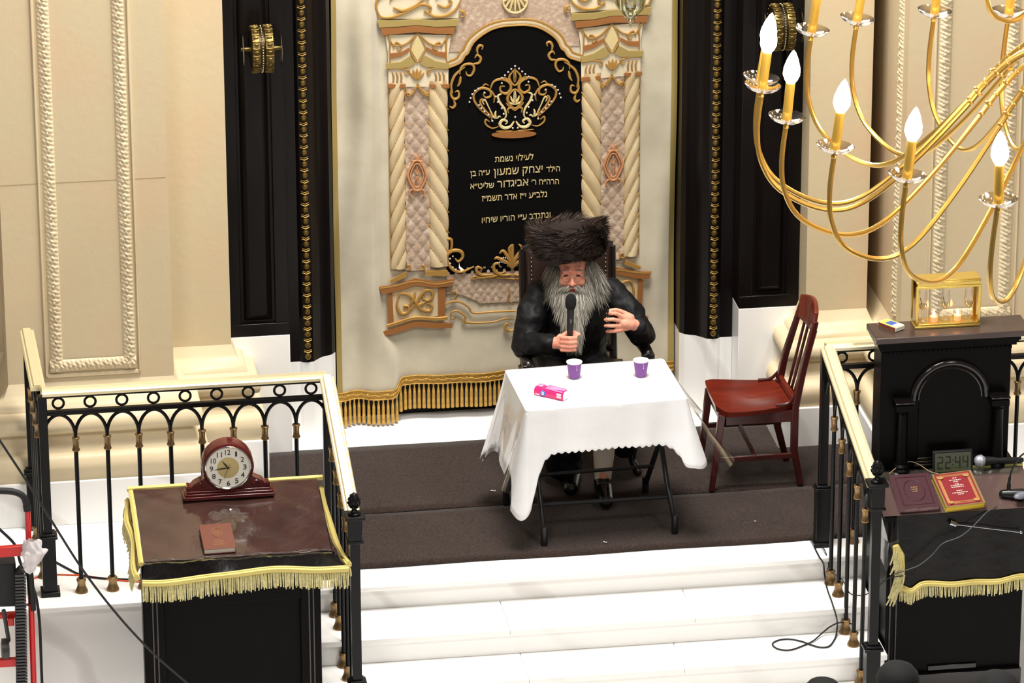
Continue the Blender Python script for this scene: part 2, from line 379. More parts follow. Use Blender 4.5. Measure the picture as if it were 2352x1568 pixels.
# ================================================================== ARK CURTAIN
YC = 1.43
CLOTH = mat('ivory_velvet', (200,191,168), .55, var=((182,172,148), 5, .35, .7), bump=(60,.10,.006), sheen=.4)
SATIN = mat('cream_satin', (208,188,150), .38, var=((192,168,128), 6, .4, .7), bump=(40,.1,.004))
TAUPE = mat('taupe_crushed_velvet', (172,148,126), .4, var=((206,186,166), 42, .5, .75), bump=(60,.5,.006), sheen=.3)
VELVET = mat('black_velvet', (9,8,8), .9, spec=.1)
THGOLD = mat('gold_thread', (178,136,70), .42, .35, bump=(300,.3,.002))
THBROWN = mat('bronze_thread', (158,104,56), .42, .25, bump=(300,.3,.002))
THLIGHT = mat('pale_gold_thread', (216,196,142), .42, .2, bump=(300,.3,.002))
OLIVE = mat('olive_gold_ribbon', (172,150,90), .4, .3, bump=(200,.3,.002))
FRINGE = mat('gold_fringe', (202,162,78), .55, .15, var=((176,134,56), 60, .4, .7), bump=(220,.5,.003))
GEM = mat('rhinestone', (244,242,240), .08, .6)
def sm(a, b, x): t = min(1, max(0, (x-a)/(b-a))); return t*t*(3-2*t)
def wave(X, Z):
    k = sm(.68, .86, abs(X+.228)); kb = sm(.55, .30, Z)
    w = k*(.030*sin(14*X+1.6*sin(1.3*Z+.5)+.6*Z)+.016*sin(31*X-2.2*Z+sin(3*Z))) + kb*(.010*sin(11*X+.4)+.006*sin(27*X))
    q = .085*sm(.35, .60, Z); w += sm(-.84-q, -.90-q, X)*.05
    w += k*.018*sin(5.2*Z+9*X)*sm(1.0, 2.0, Z)
    return w
def on(X, Z, off=0.): return V((X, YC-wave(X, Z)-off, Z))
def cq(x, y, off=0.):
    p = aty(x, y, YC); return (p.x, p.z)
def c2(x, y): return cq(750+x/2.767, y/2.767)
def c3(x, y): return cq(750+x/2.767, 450+y/2.767)
XM = c2(1195, 600)[0]
def mir(L): return [(2*XM-x, z) for x, z in L]
def plate(mb, L, off, th=.006): return mb.prism([(x, YC-off, z) for x, z in L], (0, -th, 0))
def cord(mb, L, r, off=.012, k=6, taper=True, n=6):
    P = cr([(x, YC-off, z) for x, z in L], k); m = len(P)
    R = [r*(.35+.65*sin(pi*min(.999, max(.0, i/(m-1)))**.8)) if taper else r for i in range(m)]
    return mb.tube(P, R, n)
def split(name, mb, m, parent):                       # one mesh per loose piece
    par = list(range(len(mb.v)))
    def fd(i):
        while par[i] != i: par[i] = par[par[i]]; i = par[i]
        return i
    for f in mb.f:
        for j in f[1:]: par[fd(j)] = fd(f[0])
    for r in sorted({fd(i) for i in range(len(mb.v))}):
        idx = [i for i in range(len(mb.v)) if fd(i) == r]; mp = {i: k for k, i in enumerate(idx)}
        q = MB(); q.add([mb.v[i] for i in idx], [tuple(mp[i] for i in f) for f in mb.f if f[0] in mp]); part(name, q, m, parent, smooth=False)
def both(mb, L, r, off=.012, **k): cord(mb, L, r, off, **k); cord(mb, mir(L), r, off, **k)
def spir(cx, cy, r0, r1, a0, a1, n=9, f=c2):
    out = []
    for i in range(n):
        t = i/(n-1); a = radians(a0+(a1-a0)*t); r = r0+(r1-r0)*t; out.append(f(cx+r*cos(a), cy-r*sin(a)))
    return out
ark = thing('ark_curtain', 'tall ivory velvet ark curtain with embroidered columns, crown and black panel, hanging behind the armchair', 'curtain', (-.28, YC, .03))
XL, XR = -1.178, .606
def zb(X): return .172 if X < -.865 else (.222 if X > -.84 else .172+.05*(X+.865)/.025)
mb = MB()
def clf(u, v):
    X = XL+u*(XR-XL); z0 = zb(X); return on(X, z0+v*(2.75-z0))
mb.grid(clf, 200, 110); part('cloth', mb, CLOTH, ark, ang=180)
mb = MB()
mb.grid(lambda u, v: on(XL-.004+u*.028, .16+v*2.6, .006), 3, 110); mb.grid(lambda u, v: on(XR-.028+u*.03, .22+v*2.55, .006), 3, 110)
part('border_trim', mb, OLIVE, ark, ang=180)
# fringe band and tassels
mb = MB(); BH = .052
mb.grid(lambda u, v: on(XL+u*(XR-XL), zb(XL+u*(XR-XL))-.022+v*BH, .008), 220, 3)
for zz in (-.018, .004, .027):
    mb.tube([on(XL+i/150*(XR-XL), zb(XL+i/150*(XR-XL))+zz+(.004*sin(i*1.3) if zz == .004 else 0), .012) for i in range(151)], .003, 5)
i = 0
while XL+.05+i*.105 < XR:
    X = XL+.05+i*.105; p = on(X, zb(X)+.006, .013); mb.ell(p, (.009, .004, .008), 8, 5); i += 1
part('fringe_band', mb, FRINGE, ark, ang=180)
tp = [(.0,.142),(.0045,.141),(.0065,.134),(.0045,.127),(.0036,.122),(.006,.112),(.0078,.095),(.0088,.05),(.0100,.004),(.0092,.0),(0,.001)]
tm = None; n = 72
for i in range(n):
    X = XL+.012+(XR-XL-.024)*i/(n-1); p = on(X, zb(X)-.158, .006)
    if tm is None:
        tmb = MB().lathe(tp, p, 9); tm = part('tassel', tmb, FRINGE, ark); t0 = p.copy()
    else:
        c = tm.copy(); COL.objects.link(c); c.location = p-t0
# black centre panel, arch border, quilted ground
ctr = [(780,690),(772,420),(850,392),(878,350),(900,330),(930,270),(985,220),(1050,182),(1120,163),(1190,157)]
arch = [c2(x, y) for x, y in ctr[2:]]; archf = arch + mir(arch[:-1])[::-1]
L0 = [c2(768, 420), c2(768, 800), c2(764, 1300), c3(760, 300), c3(762, 495)]
panel_poly = mir(L0)[::-1]; panel_poly = L0[::-1]+[c2(800, 400)]+archf+[mir([c2(800, 400)])[0]]+mir(L0)
vp = part('black_panel', plate(MB(), panel_poly, .006, .004), VELVET, ark, smooth=False)
mb = MB(); sp = [c2(775, 470), c2(775, -170), mir([c2(775, -170)])[0], mir([c2(775, 470)])[0]]
(xa, za), (xb, zb_) = sp[0], sp[2]
def quilt(u, v, xa, xb, za, zb2, off, s=.042, a=.007):
    x = xa+u*(xb-xa); z = za+v*(zb2-za); p, q = (x+z*.75)/s, (x-z*.75)/s
    return (x, YC-off-a*sqrt(abs(sin(pi*p)*sin(pi*q))), z)
mb.grid(lambda u, v: quilt(u, v, xa, xb, c2(775, 330)[1], za+1.0, .0035, .045, .0015), 90, 80); part('quilted_arch_ground', mb, TAUPE, ark, ang=180)
ab = MB(); P = [V((x, 0, z)) for x, z in [c2(775, 425)]+archf+[mir([c2(775, 425)])[0]]]
P = cr(P, 5); W = .034
def nrm(i):
    t = (P[min(i+1, len(P)-1)]-P[max(i-1, 0)]).normalized(); return V((-t.z, 0, t.x))
vs = []; fs = []
for i, p in enumerate(P):
    q = nrm(i)
    for k in range(5):
        u = k/4; vs.append(p+q*(W*u)+V((0, YC-.010-.006*sin(pi*u), 0)))
for i in range(len(P)-1):
    for k in range(4): fs.append((i*5+k, i*5+k+1, i*5+k+6, i*5+k+5))
ab.add(vs, fs); ao = part('arch_border', ab, SATIN, ark, ang=180)
mb = MB()
for o in (0, W*.5+.012, W): mb.tube([p+nrm(i)*o+V((0, YC-.014, 0)) for i, p in enumerate(P)], .0035 if o != 0 else .0045, 6)
part('arch_piping', mb, THGOLD, ao)
# rings of scrollwork hanging at the panel's upper corners
for L_ in (0, 1):
  sc = MB()
  for L in ([(845,470),(850,430),(880,405),(925,405),(935,440),(915,475),(890,470),(885,450)], [(800,590),(790,540),(810,480),(850,440),(880,420)], [(930,400),(965,395),(978,365),(955,345),(940,365)],
          [(960,345),(955,310),(970,285),(990,290),(985,310)], [(790,560),(790,600),(810,625),(838,610),(835,575),(815,580)], [(805,630),(815,660),(800,680),(780,670)], [(850,480),(845,520),(830,545)]):
    cord(sc, (mir if L_ else list)([c2(*q) for q in L]), .0075)
  part('corner_scroll', sc, THGOLD, vp)
# embroidered columns
for side in (-1, 1):
    mm = (lambda L: L) if side < 0 else mir
    cl = part('embroidered_column', MB(), SATIN, ark)
    def X3(x): return mm([c2(x, 800)])[0][0]
    z0, z1 = c3(0, 480)[1], c2(0, 540)[1]
    xs = [396, 498, 650, 772]
    mb = MB()
    for (a, b, sg) in ((396, 500, 1), (640, 772, -1)):
        a, b = X3(a), X3(b); sgn = sg*(1 if side < 0 else 1)
        def roll(u, v, a=a, b=b, sg=sg):
            z = z0+(z1-z0)*v; ph = (z-sg*(u-.5)*.17*(1 if b > a else -1))/.112; k = abs(sin(pi*ph)); c = max(0, 1-(2*u-1)**2)
            edge = (.006*(1-k))*(1 if u < .5 else -1)*abs(2*u-1)**3
            return (a+(b-a)*u+edge*(1 if b > a else -1), YC-.008-.024*sqrt(c)*(.45+.55*sqrt(k)), z)
        mb.grid(roll, 14, 150)
    part('twisted_roll', mb, SATIN, cl, ang=180)
    mb = MB()
    for (a, b, sg) in ((396, 500, 1), (640, 772, -1)):
        a, b = X3(a), X3(b); q = z0-.2
        s2 = sg*(1 if b > a else -1)
        k = int((z0-.12)/.112)
        while k*.112 < z1+.1:
            L = []
            for j in range(9):
                u = j/8; z = k*.112+s2*(u-.5)*.17
                if z0 < z < z1: L.append((a+(b-a)*u, YC-.0095-.0115*sqrt(max(0, 1-(2*u-1)**2)), z))
            if len(L) > 2: mb.tube(L, .0032, 5)
            k += 1
        for q in (a, b): mb.tube([(q, YC-.008, z0), (q, YC-.008, z1)], .002, 5)
    part('roll_piping', mb, THGOLD, cl)
    mb = MB(); a, b = sorted((X3(496), X3(648)))
    mb.grid(lambda u, v: quilt(u, v, a, b, c3(0, 500)[1], c2(0, 500)[1], .009, .060, .0065), 24, 220); part('quilted_strip', mb, TAUPE, cl, ang=180)
    # oval cartouche
    mb = MB(); cx, cy = 572, 1105
    for rx, ry, r in ((52, 95, .006), (38, 75, .004)):
        cord(mb, mm([c2(cx+rx*cos(t)*(1+.12*cos(4*t)), cy+ry*sin(t)) for t in [2*pi*k/16 for k in range(17)]]), r, .024, taper=False)
    for sgy in (-1, 1):
        for sgx in (-1, 1): cord(mb, mm(spir(cx+sgx*26, cy+sgy*105, 28, 6, 90 if sgy < 0 else -90, (90 if sgy < 0 else -90)+sgx*300)), .005, .024)
        cord(mb, mm([c2(cx-14, cy+sgy*40), c2(cx, cy+sgy*8), c2(cx+14, cy+sgy*40)]), .004, .024); cord(mb, mm([c2(cx, cy+sgy*60), c2(cx, cy+sgy*10)]), .004, .024)
    part('cartouche', mb, mat('copper_thread', (206,146,100), .4, .3), cl)
    # capital
    mb = MB(); plate(mb, mm([c2(392, 545), c2(388, 330), c2(372, 215), c2(790, 215), c2(772, 340), c2(772, 545)]), .008, .008); part('capital_ground', mb, mat('pale_satin', (216,203,174), .4, bump=(40,.1,.004)) if side < 0 else bpy.data.materials['pale_satin'], cl, smooth=False)
    mb = MB()
    plate(mb, mm([c2(320, 118), c2(330, 165), c2(450, 158), c2(570, 148), c2(690, 160), c2(832, 155), c2(835, 112), c2(690, 122), c2(570, 112), c2(450, 122)]), .018, .012)
    plate(mb, mm([c2(375, 430), c2(372, 395), c2(470, 385), c2(530, 345), c2(560, 395), c2(520, 418)]), .018, .008); plate(mb, mm([c2(770, 430), c2(775, 395), c2(690, 380), c2(625, 345), c2(590, 395), c2(630, 415)]), .018, .008)
    part('cornice_ribbon', mb, OLIVE, cl, smooth=False)
    mb = MB()
    plate(mb, mm([c2(342, 168), c2(352, 212), c2(450, 205), c2(570, 192), c2(690, 204), c2(805, 205), c2(812, 162), c2(690, 165), c2(570, 152), c2(450, 165)]), .019, .011)
    plate(mb, mm([c2(402, 330), c2(402, 362), c2(470, 350), c2(520, 318), c2(520, 295), c2(470, 325)]), .018, .008); plate(mb, mm([c2(758, 325), c2(758, 358), c2(690, 345), c2(630, 312), c2(630, 290), c2(690, 318)]), .018, .008)
    plate(mb, mm([c2(384, 525), c2(384, 548), c2(490, 548), c2(500, 525)]), .018, .012); plate(mb, mm([c2(776, 525), c2(776, 548), c2(660, 548), c2(650, 525)]), .018, .012)
    split('bronze_band', mb, THBROWN, cl)
    mb = MB()
    for L in ([(395,240),(430,280),(500,270),(550,230),(575,200)], [(755,240),(720,280),(655,270),(605,230),(575,200)], [(350,225),(380,215),(400,250),(398,330),(402,420)], [(800,225),(775,215),(758,250),(758,330),(765,420)],
              [(420,300),(440,260),(475,290),(460,310),(445,300)], [(730,300),(712,260),(675,290),(690,310),(705,300)],
              [(380,435),(450,425),(520,440),(510,465),(490,455)], [(770,435),(700,425),(640,440),(645,465),(660,455)], [(500,545),(515,600),(560,560),(575,520)], [(650,545),(640,600),(600,560),(575,520)],
              [(575,200),(545,250),(530,300),(545,350),(575,385),(605,350),(625,300),(605,250),(575,200)], [(510,620),(495,600),(505,580),(540,590),(575,540),(610,590),(645,580),(650,600),(635,620)]):
        cord(mb, mm([c2(*q) for q in L]), .005, .022)
    for k in range(5):
        a = radians(30+30*k); cord(mb, mm([c2(572, 500), c2(572+22*cos(a), 490-22*sin(a)), c2(572+52*cos(a), 480-52*sin(a))]), .008, .022)
    for x in (420, 445, 470, 690, 715, 740): cord(mb, mm([c2(x, 520), c2(x+4, 480), c2(x-6, 450)]), .005, .02)
    part('capital_scroll', mb, THGOLD, cl)
    mb = MB(); plate(mb, mm([c2(575, 215), c2(550, 270), c2(535, 310), c2(575, 378), c2(615, 310), c2(600, 270)]), .018, .004); part('pendant_leaf', mb, THLIGHT, cl, smooth=False)
    # crest above the capital
    mb = MB()
    for L in ([(320,60),(310,20),(340,-30),(420,-60)], [(320,60),(345,100),(420,100),(520,60),(600,20),(660,40),(640,75),(615,65)], [(420,40),(480,60),(560,30),(620,-20)], [(620,60),(680,95),(760,90),(820,50),(850,-10)], [(700,20),(750,40),(790,10),(770,-20)], [(840,60),(868,70),(870,95),(850,100)],
              [(400,0),(430,-40),(520,-60),(600,-40),(650,0)], [(690,-20),(740,-60),(820,-60)]):
        cord(mb, mm([c2(*q) for q in L]), .008, .02)
    part('crest_scroll', mb, THGOLD, cl)
    mb = MB(); plate(mb, mm([c2(330, 118), c2(312, 10), c2(380, -80), c2(850, -80), c2(835, 112)]), .006, .006); part('crest_ground', mb, bpy.data.materials['pale_satin'], cl, smooth=False)
    # pedestal
    mb = MB()
    plate(mb, mm([c3(395, 600), c3(395, 800), c3(750, 750), c3(750, 580), c3(570, 560)]), .008, .008); part('pedestal_ground', mb, SATIN, cl, smooth=False)
    mb = MB()
    for off, ys in ((.024, (560, 585, 612)), (.018, (535, 545, 560))):
        pass
    plate(mb, mm([c3(330, 565), c3(345, 610), c3(420, 600), c3(560, 555), c3(690, 570), c3(790, 560), c3(805, 515), c3(690, 535), c3(560, 512), c3(430, 555)]), .018, .012)
    plate(mb, mm([c3(352, 850), c3(358, 878), c3(440, 860), c3(560, 820), c3(690, 828), c3(795, 825), c3(790, 795), c3(690, 795), c3(560, 785), c3(440, 825)]), .018, .012)
    plate(mb, mm([c3(383, 615), c3(392, 815), c3(424, 800), c3(414, 605)]), .017, .006); plate(mb, mm([c3(706, 575), c3(706, 762), c3(748, 758), c3(755, 572)]), .017, .006)
    part('pedestal_moulding', mb, THBROWN, cl, smooth=False)
    mb = MB()
    for L in ([(335,575),(430,560),(560,530),(690,548),(800,530)], [(378,822),(450,800),(560,770),(690,775),(765,768)], [(380,812),(450,790),(560,760),(690,765),(765,758)]): cord(mb, mm([c3(*q) for q in L]), .006, .026, taper=False)
    plate(mb, mm([c3(398, 525), c3(405, 545), c3(505, 500), c3(500, 470)]), .018, .014); plate(mb, mm([c3(622, 465), c3(622, 492), c3(768, 495), c3(765, 462)]), .018, .014)
    for L in ([(450,640),(445,690),(470,735),(510,730),(520,695),(490,690),(495,710)], [(450,640),(470,610),(520,620),(560,660),(600,710),(650,720),(668,690),(640,670),(632,690)], [(510,730),(560,680),(590,630),(625,590),(665,595),(670,630),(640,655),(610,640),(620,620)], [(520,690),(550,640),(560,600)], [(560,690),(590,680),(630,660)]):
        cord(mb, mm([c3(*q) for q in L]), .009, .022)
    for cx in (515, 605): cord(mb, mm(spir(cx, 440, 22, 5, 200, 560, f=c3)), .005, .022)
    part('pedestal_scroll', mb, THGOLD, cl)
    cl.data.from_pydata([(0, 0, 0), (.001, 0, 0), (0, 0, .001)], [], [(0, 1, 2)]); cl.data.transform(M.Translation(V((X3(570), YC-.004, .9))-ark.location))
# crown
cw = MB(); lt = MB(); gm = MB()
half = [([(1040,745),(975,690),(935,630),(940,585),(985,555),(1035,570),(1040,605),(1010,615),(995,595),(1010,585)], .010), ([(1050,740),(1000,690),(975,650),(985,625),(1005,640)], .008),
        ([(1040,560),(1060,515),(1110,498),(1160,520),(1168,560),(1140,590),(1105,575),(1105,545),(1130,545)], .011), ([(1045,570),(1065,610),(1060,650)], .007),
        ([(1195,560),(1160,590),(1148,625),(1165,660),(1195,690)], .011), ([(1195,540),(1170,520),(1160,480),(1195,435)], .010), ([(1195,520),(1195,470),(1195,430)], .012),
        ([(1165,510),(1130,490),(1110,500)], .006), ([(1195,700),(1170,680),(1150,690),(1155,715)], .008), ([(1140,650),(1160,670),(1195,680)], .007),
        ([(1035,770),(1010,755),(1010,785),(1050,810),(1090,800)], .007), ([(1195,830),(1130,828),(1075,830)], .006), ([(985,555),(1005,530),(1030,540)], .005), ([(1035,700),(1050,730),(1045,765)], .006)]
for L, r in half: both(cw, [c2(*q) for q in L], r*.75)
for L, r in [([(1115,590),(1088,605),(1098,645),(1130,690),(1138,735),(1112,765)], .009), ([(1190,765),(1165,800),(1125,808),(1100,785),(1118,757),(1145,768),(1135,785)], .012), ([(1195,650),(1195,610),(1195,570)], .012), ([(1195,655),(1175,630),(1168,605)], .008), ([(1195,660),(1165,650),(1150,640)], .007),
             ([(1075,750),(1070,720),(1075,700)], .008), ([(1080,750),(1095,735),(1105,740)], .006), ([(1070,750),(1055,735),(1045,740)], .006), ([(1000,660),(990,640),(1005,630),(1030,680),(1060,735)], .006)]: both(lt, [c2(*q) for q in L], r*.75)
pearl = [(905,640),(912,615),(922,590),(940,568),(960,555),(1110,487),(1130,470),(1150,450),(1170,430),(1195,412),(965,660),(980,680),(1000,700),(1025,722),(1050,760),(1072,605),(1085,640),(1110,680),(1122,715),(1195,735),(1000,580),(1110,520),(1180,805)]
for q in pearl:
    for p in ([c2(*q)] + mir([c2(*q)])): gm.ell((p[0], YC-.022, p[1]), .0055, 7, 5)
co_ = part('crown_emblem', cw, THGOLD, vp); part('light_stitching', lt, THLIGHT, co_); part('rhinestones', gm, GEM, co_)
mb = MB(); plate(mb, [c2(1188+142*cos(t), 846+ (24 if sin(t) > 0 else 18)*sin(t)-12*cos(t)**2*0-4*cos(t)) for t in [2*pi*k/24 for k in range(24)]], .012, .008); part('crown_rim', mb, THBROWN, co_)
# palmette and lower scrolls
mb = MB(); f = c3; cx = 1177
for a in (90, 58, 28, 122, 152): q = radians(a); L = 125 if a == 90 else 105; cord(mb, [f(cx, 455), f(cx+.35*L*cos(q)*.8, 445-.5*L*sin(q)), f(cx+L*cos(q), 440-L*sin(q)*1.1), f(cx+(L+12)*cos(q-.2*(1 if a < 90 else -1)*(a != 90)), 440-(L-8)*sin(q))], .010, .018)
both(mb, [f(1177, 300), f(1157, 330), f(1172, 395), f(1177, 430)], .007, .018)
for s_ in (-1, 1):
    cord(mb, [f(cx, 490), f(cx+s_*60, 495), f(cx+s_*110, 470), f(cx+s_*115, 430), f(cx+s_*90, 420), f(cx+s_*80, 440)], .009, .018)
    cord(mb, [f(cx+s_*230, 515), f(cx+s_*110, 500), f(cx+s_*40, 470)], .007, .018); cord(mb, [f(cx+s_*105, 490), f(cx+s_*190, 495), f(cx+s_*225, 470), f(cx+s_*220, 445), f(cx+s_*195, 455), f(cx+s_*200, 470)], .009, .018)
both(mb, [f(758,200),(f(752,260)),f(790,270),f(790,330),f(770,340)], .008, .018); both(mb, [f(770,430),f(765,370),f(800,340),f(850,345),f(862,380),f(835,408),f(815,390)], .010, .018); both(mb, [f(768,400),f(790,450),f(850,475),f(935,440)], .009, .018)
part('palmette_scroll', mb, THGOLD, vp)
gm = MB()
for q in [(1177,330),(1177,350)]+[(cx+s_*(45+i*12), 425-(4-abs(i-2))*4) for s_ in (-1, 1) for i in range(5)]+[(cx+s_*(30+i*13), 388-i*6+i*i*2) for s_ in (-1, 1) for i in range(4)]+[(800,375),(782,390),(783,420),(800,445),(820,458)]:
    p = f(*q); gm.ell((p[0], YC-.02, p[1]), .005, 7, 5)
part('rhinestones', gm, GEM, vp)
mb = MB(); plate(mb, [f(840,415),f(845,440),f(870,460),f(855,470),f(838,450)], .012, .004); part('white_stitching', mb, GEM, vp)
# lower quilted panel with its gold edging
mb = MB(); a, b = f(755, 0)[0], 2*XM-f(755, 0)[0]
mb.grid(lambda u, v: quilt(u, v, a, b, f(0, 735-75*max(0, 1-(u*4)**2)*(u < .5)-75*max(0, 1-((1-u)*4)**2)*(u > .5))[1], f(0, 500)[1], .006, .042, .005), 130, 34)
lq = part('quilted_lower_panel', mb, TAUPE, ark, ang=180)
mb = MB()
both(mb, [f(750,680),f(800,662),f(850,668),f(900,700),f(930,735),f(1060,728),f(1195,722)], .0055, .018, taper=False); both(mb, [f(915,515),f(945,525),f(945,505),f(1195,520)], .005, .016, taper=False)
both(mb, [f(785,770),f(790,735),f(830,725),f(880,760),f(885,795),f(1040,795),f(1140,770),f(1195,775)], .006, .016); both(mb, [f(785,770),f(805,770),f(812,755)], .005, .016); both(mb, [f(855,770),f(890,800),f(1040,800)], .005, .016)
both(mb, [f(1195,840),f(1160,850),f(1130,830),f(1140,805),f(1165,815)], .008, .016); both(mb, [f(1177,680),f(1150,640),f(1160,600),f(1145,560)], .004, .018); both(mb, spir(800, 615, 30, 6, 250, 600, f=c3), .004, .016)
part('gold_edging', mb, THGOLD, lq)
# shell above the arch
mb = MB()
for k in range(7): q = radians(15+25*k); cord(mb, [c2(1195, -50), c2(1195+40*cos(q), -30+30*sin(q)), c2(1195+78*cos(q), -20+95*sin(q))], .009, .018)
cord(mb, [c2(1195+78*cos(t), -10+85*sin(t)) for t in [pi*k/10 for k in range(11)]], .006, .018, taper=False)
part('shell', mb, THLIGHT, ark)
# the dedication
def glyphs(s, shear=0):
    cu = bpy.data.curves.new('t', 'FONT'); cu.body = s; cu.size = 1; cu.extrude = .5; cu.resolution_u = 3
    o = bpy.data.objects.new('t', cu); COL.objects.link(o); dg = bpy.context.evaluated_depsgraph_get(); dg.update()
    me = bpy.data.meshes.new_from_object(o.evaluated_get(dg)); vs = [v.co.copy() for v in me.vertices]; fs = [tuple(p.vertices) for p in me.polygons]
    bpy.data.objects.remove(o); bpy.data.curves.remove(cu); bpy.data.meshes.remove(me); return vs, fs
def fit(mb, s, place, cap=.72):                        # place(u, v, d): u 0..1 along the line, v 0..1 up the letters, d 0..1 depth
    vs, fs = glyphs(s); x0 = min(v.x for v in vs); x1 = max(v.x for v in vs)
    mb.add([place((v.x-x0)/(x1-x0), v.y/cap, v.z+.5) for v in vs], fs)
def rtl(s): return s[::-1]
def textline(mb, s, xl, xr, yl, yr, h):
    fit(mb, rtl(s), lambda u, v, d: (lambda q: (q[0], YC-.010-.005*d, q[1]))(c2(xl+(xr-xl)*u, yl+(yr-yl)*u-h*v)), .62)
mb = MB()
textline(mb, 'לעילוי נשמת', 1068, 1312, 1025, 1008, 33)
textline(mb, 'הילד', 1395, 1480, 1088, 1082, 32); textline(mb, 'יצחק שמעון', 1060, 1370, 1110, 1088, 42); textline(mb, 'ע״ה בן', 912, 1035, 1115, 1105, 32)
textline(mb, 'הרה״ח ר׳', 1300, 1474, 1168, 1164, 32); textline(mb, 'אביגדור', 1083, 1280, 1187, 1172, 42); textline(mb, 'שליט״א', 912, 1062, 1195, 1188, 32)
textline(mb, 'נלב״ע י״ז אדר תשמ״ז', 985, 1398, 1275, 1245, 34)
textline(mb, 'ונתנדב ע״י הוריו שיחיו', 985, 1420, 1412, 1376, 34)
part('gold_lettering', mb, THLIGHT, vp, smooth=False)
# ================================================================== SPEAKER, ARMCHAIR, MICROPHONE
SKIN = mat('skin', (228,160,134), .5, var=((214,128,106), 14, .45, .75), bump=(180,.12,.002), spec=.35)
SUIT = mat('black_suit_cloth', (13,13,15), .6, bump=(14,.5,.02), spec=.3)
FUR = [mat('dark_brown_fur', (34,25,22), .55, spec=.3), mat('brown_fur', (58,44,38), .5, spec=.4), mat('light_brown_fur', (96,76,64), .5, spec=.4)]
GREY = [mat('grey_beard_hair', (158,153,140), .6), mat('pale_beard_hair', (200,196,184), .6), mat('dark_grey_hair', (104,98,88), .6)]
LEATH = mat('dark_brown_leather', (44,27,23), .38, bump=(90,.15,.004), coat=.15)
DWOOD = mat('carved_dark_wood', (24,18,17), .3, coat=.25)
def strand(mb, p, d, L, w, droop, mi, seg=4, swirl=0.):
    p = V(p); d = V(d).normalized(); q = V((random.gauss(0,1), random.gauss(0,1), random.gauss(0,1))); s = d.cross(q).normalized(); vs = []; c = p.copy()
    for i in range(seg+1):
        ww = w*(1-i/seg)**.7 if i else w*.8
        vs += [c-s*ww, c+s*ww]; c = c+d*(L/seg); d = (d+V(droop)/seg+V((random.gauss(0,.06), random.gauss(0,.06), random.gauss(0,.06)))).normalized()
    mb.mi = mi; mb.add(vs, [(2*i, 2*i+1, 2*i+3, 2*i+2) for i in range(seg)]); mb.mi = 0
HC = aty(1314, 624, .60)                                # between the ears at eye height
HR = M.Rotation(radians(-9), 3, 'Z') @ M.Rotation(radians(-9), 3, 'X')
def h(x, y, z): return HC + HR @ V((x, y, z))
sit = thing('person', 'bearded man in a brown fur hat and black suit, seated at the white table', 'person', (HC.x, .70, .0))
b = MB()
def he(c, r): b.ell(h(*c), r, 16, 11, HR)
he((0,.015,.045), (.076,.095,.09)); he((0,-.028,-.03), (.065,.066,.09)); he((0,-.033,-.08), (.052,.052,.05)); he((0,-.068,-.108), (.024,.022,.02))
for s in (-1, 1):
    he((s*.027,-.082,.022), (.028,.013,.009)); he((s*.041,-.068,-.033), (.026,.022,.026)); he((s*.081,.012,-.012), (.012,.022,.033))
    he((s*.031,-.080,.009), (.018,.012,.006)); he((s*.031,-.079,-.012), (.017,.010,.006)); he((s*.0125,-.104,-.042), (.009,.012,.008))
b.limb([h(0,-.086,.014), h(0,-.102,-.015), h(0,-.118,-.040)], [.0085,.0095,.0125])
he((0,-.087,-.066), (.026,.012,.006)); he((0,-.084,-.090), (.022,.012,.008))
shL, shR = aty(1243, 672, .68), aty(1398, 664, .68)      # shoulders, seen left and right
neck = (shL+shR)/2 + V((0,.02,.03))
b.limb([neck, h(0,.02,-.06)], [.062,.055])
hip = V((HC.x+.02, .80, .56)); b.limb([hip, (hip+neck)/2+V((0,.02,0)), neck-V((0,0,.05))], [.15,.15,.12]); b.limb([shL+V((.03,0,-.02)), shR-V((.03,0,.02))], [.055,.055])
elL, elR = aty(1203, 792, .56), aty(1472, 768, .52)
MT, MBo = aty(1311, 694, .36), aty(1308, 800, .345)      # microphone axis
gr = MBo + (MT-MBo)*.125                                 # where the fist closes
wrL = gr + V((-.085, .035, -.012)); wrR = aty(1466, 749, .42)
b.limb([shL, elL], [.052,.042]); b.limb([elL, wrL], [.042,.030]); b.limb([shR, elR], [.052,.042]); b.limb([elR, wrR], [.042,.030])
# closed right hand around the microphone
ax = (MT-MBo).normalized()
def g(x, y, z): return gr + V((x, y, 0)) + ax*z
b.limb([wrL, g(-.058,.020,-.004)], [.030,.032]); b.ell(g(-.045,.014,.002), (.026,.030,.043)); b.ell(g(-.036,-.008,.004), (.018,.017,.040))
for i, z in enumerate((.034, .012, -.010, -.031)):
    k = (1, 1.05, 1, .9)[i]; r = (.0108,.0112,.0106,.0094)[i]
    b.limb([g(-.042,-.014,z), g(-.006,-.036*k,z+.003), g(.026,-.028*k,z+.001), g(.030,.000,z-.002), g(.010,.018,z-.002)], [r*1.08,r*1.04,r,r*.95,r*.85], 10)
b.limb([g(-.034,.026,.022), g(-.008,.034,.040), g(.024,.018,.046), g(.047,.000,.040)], [.016,.0135,.012,.0095], 10)
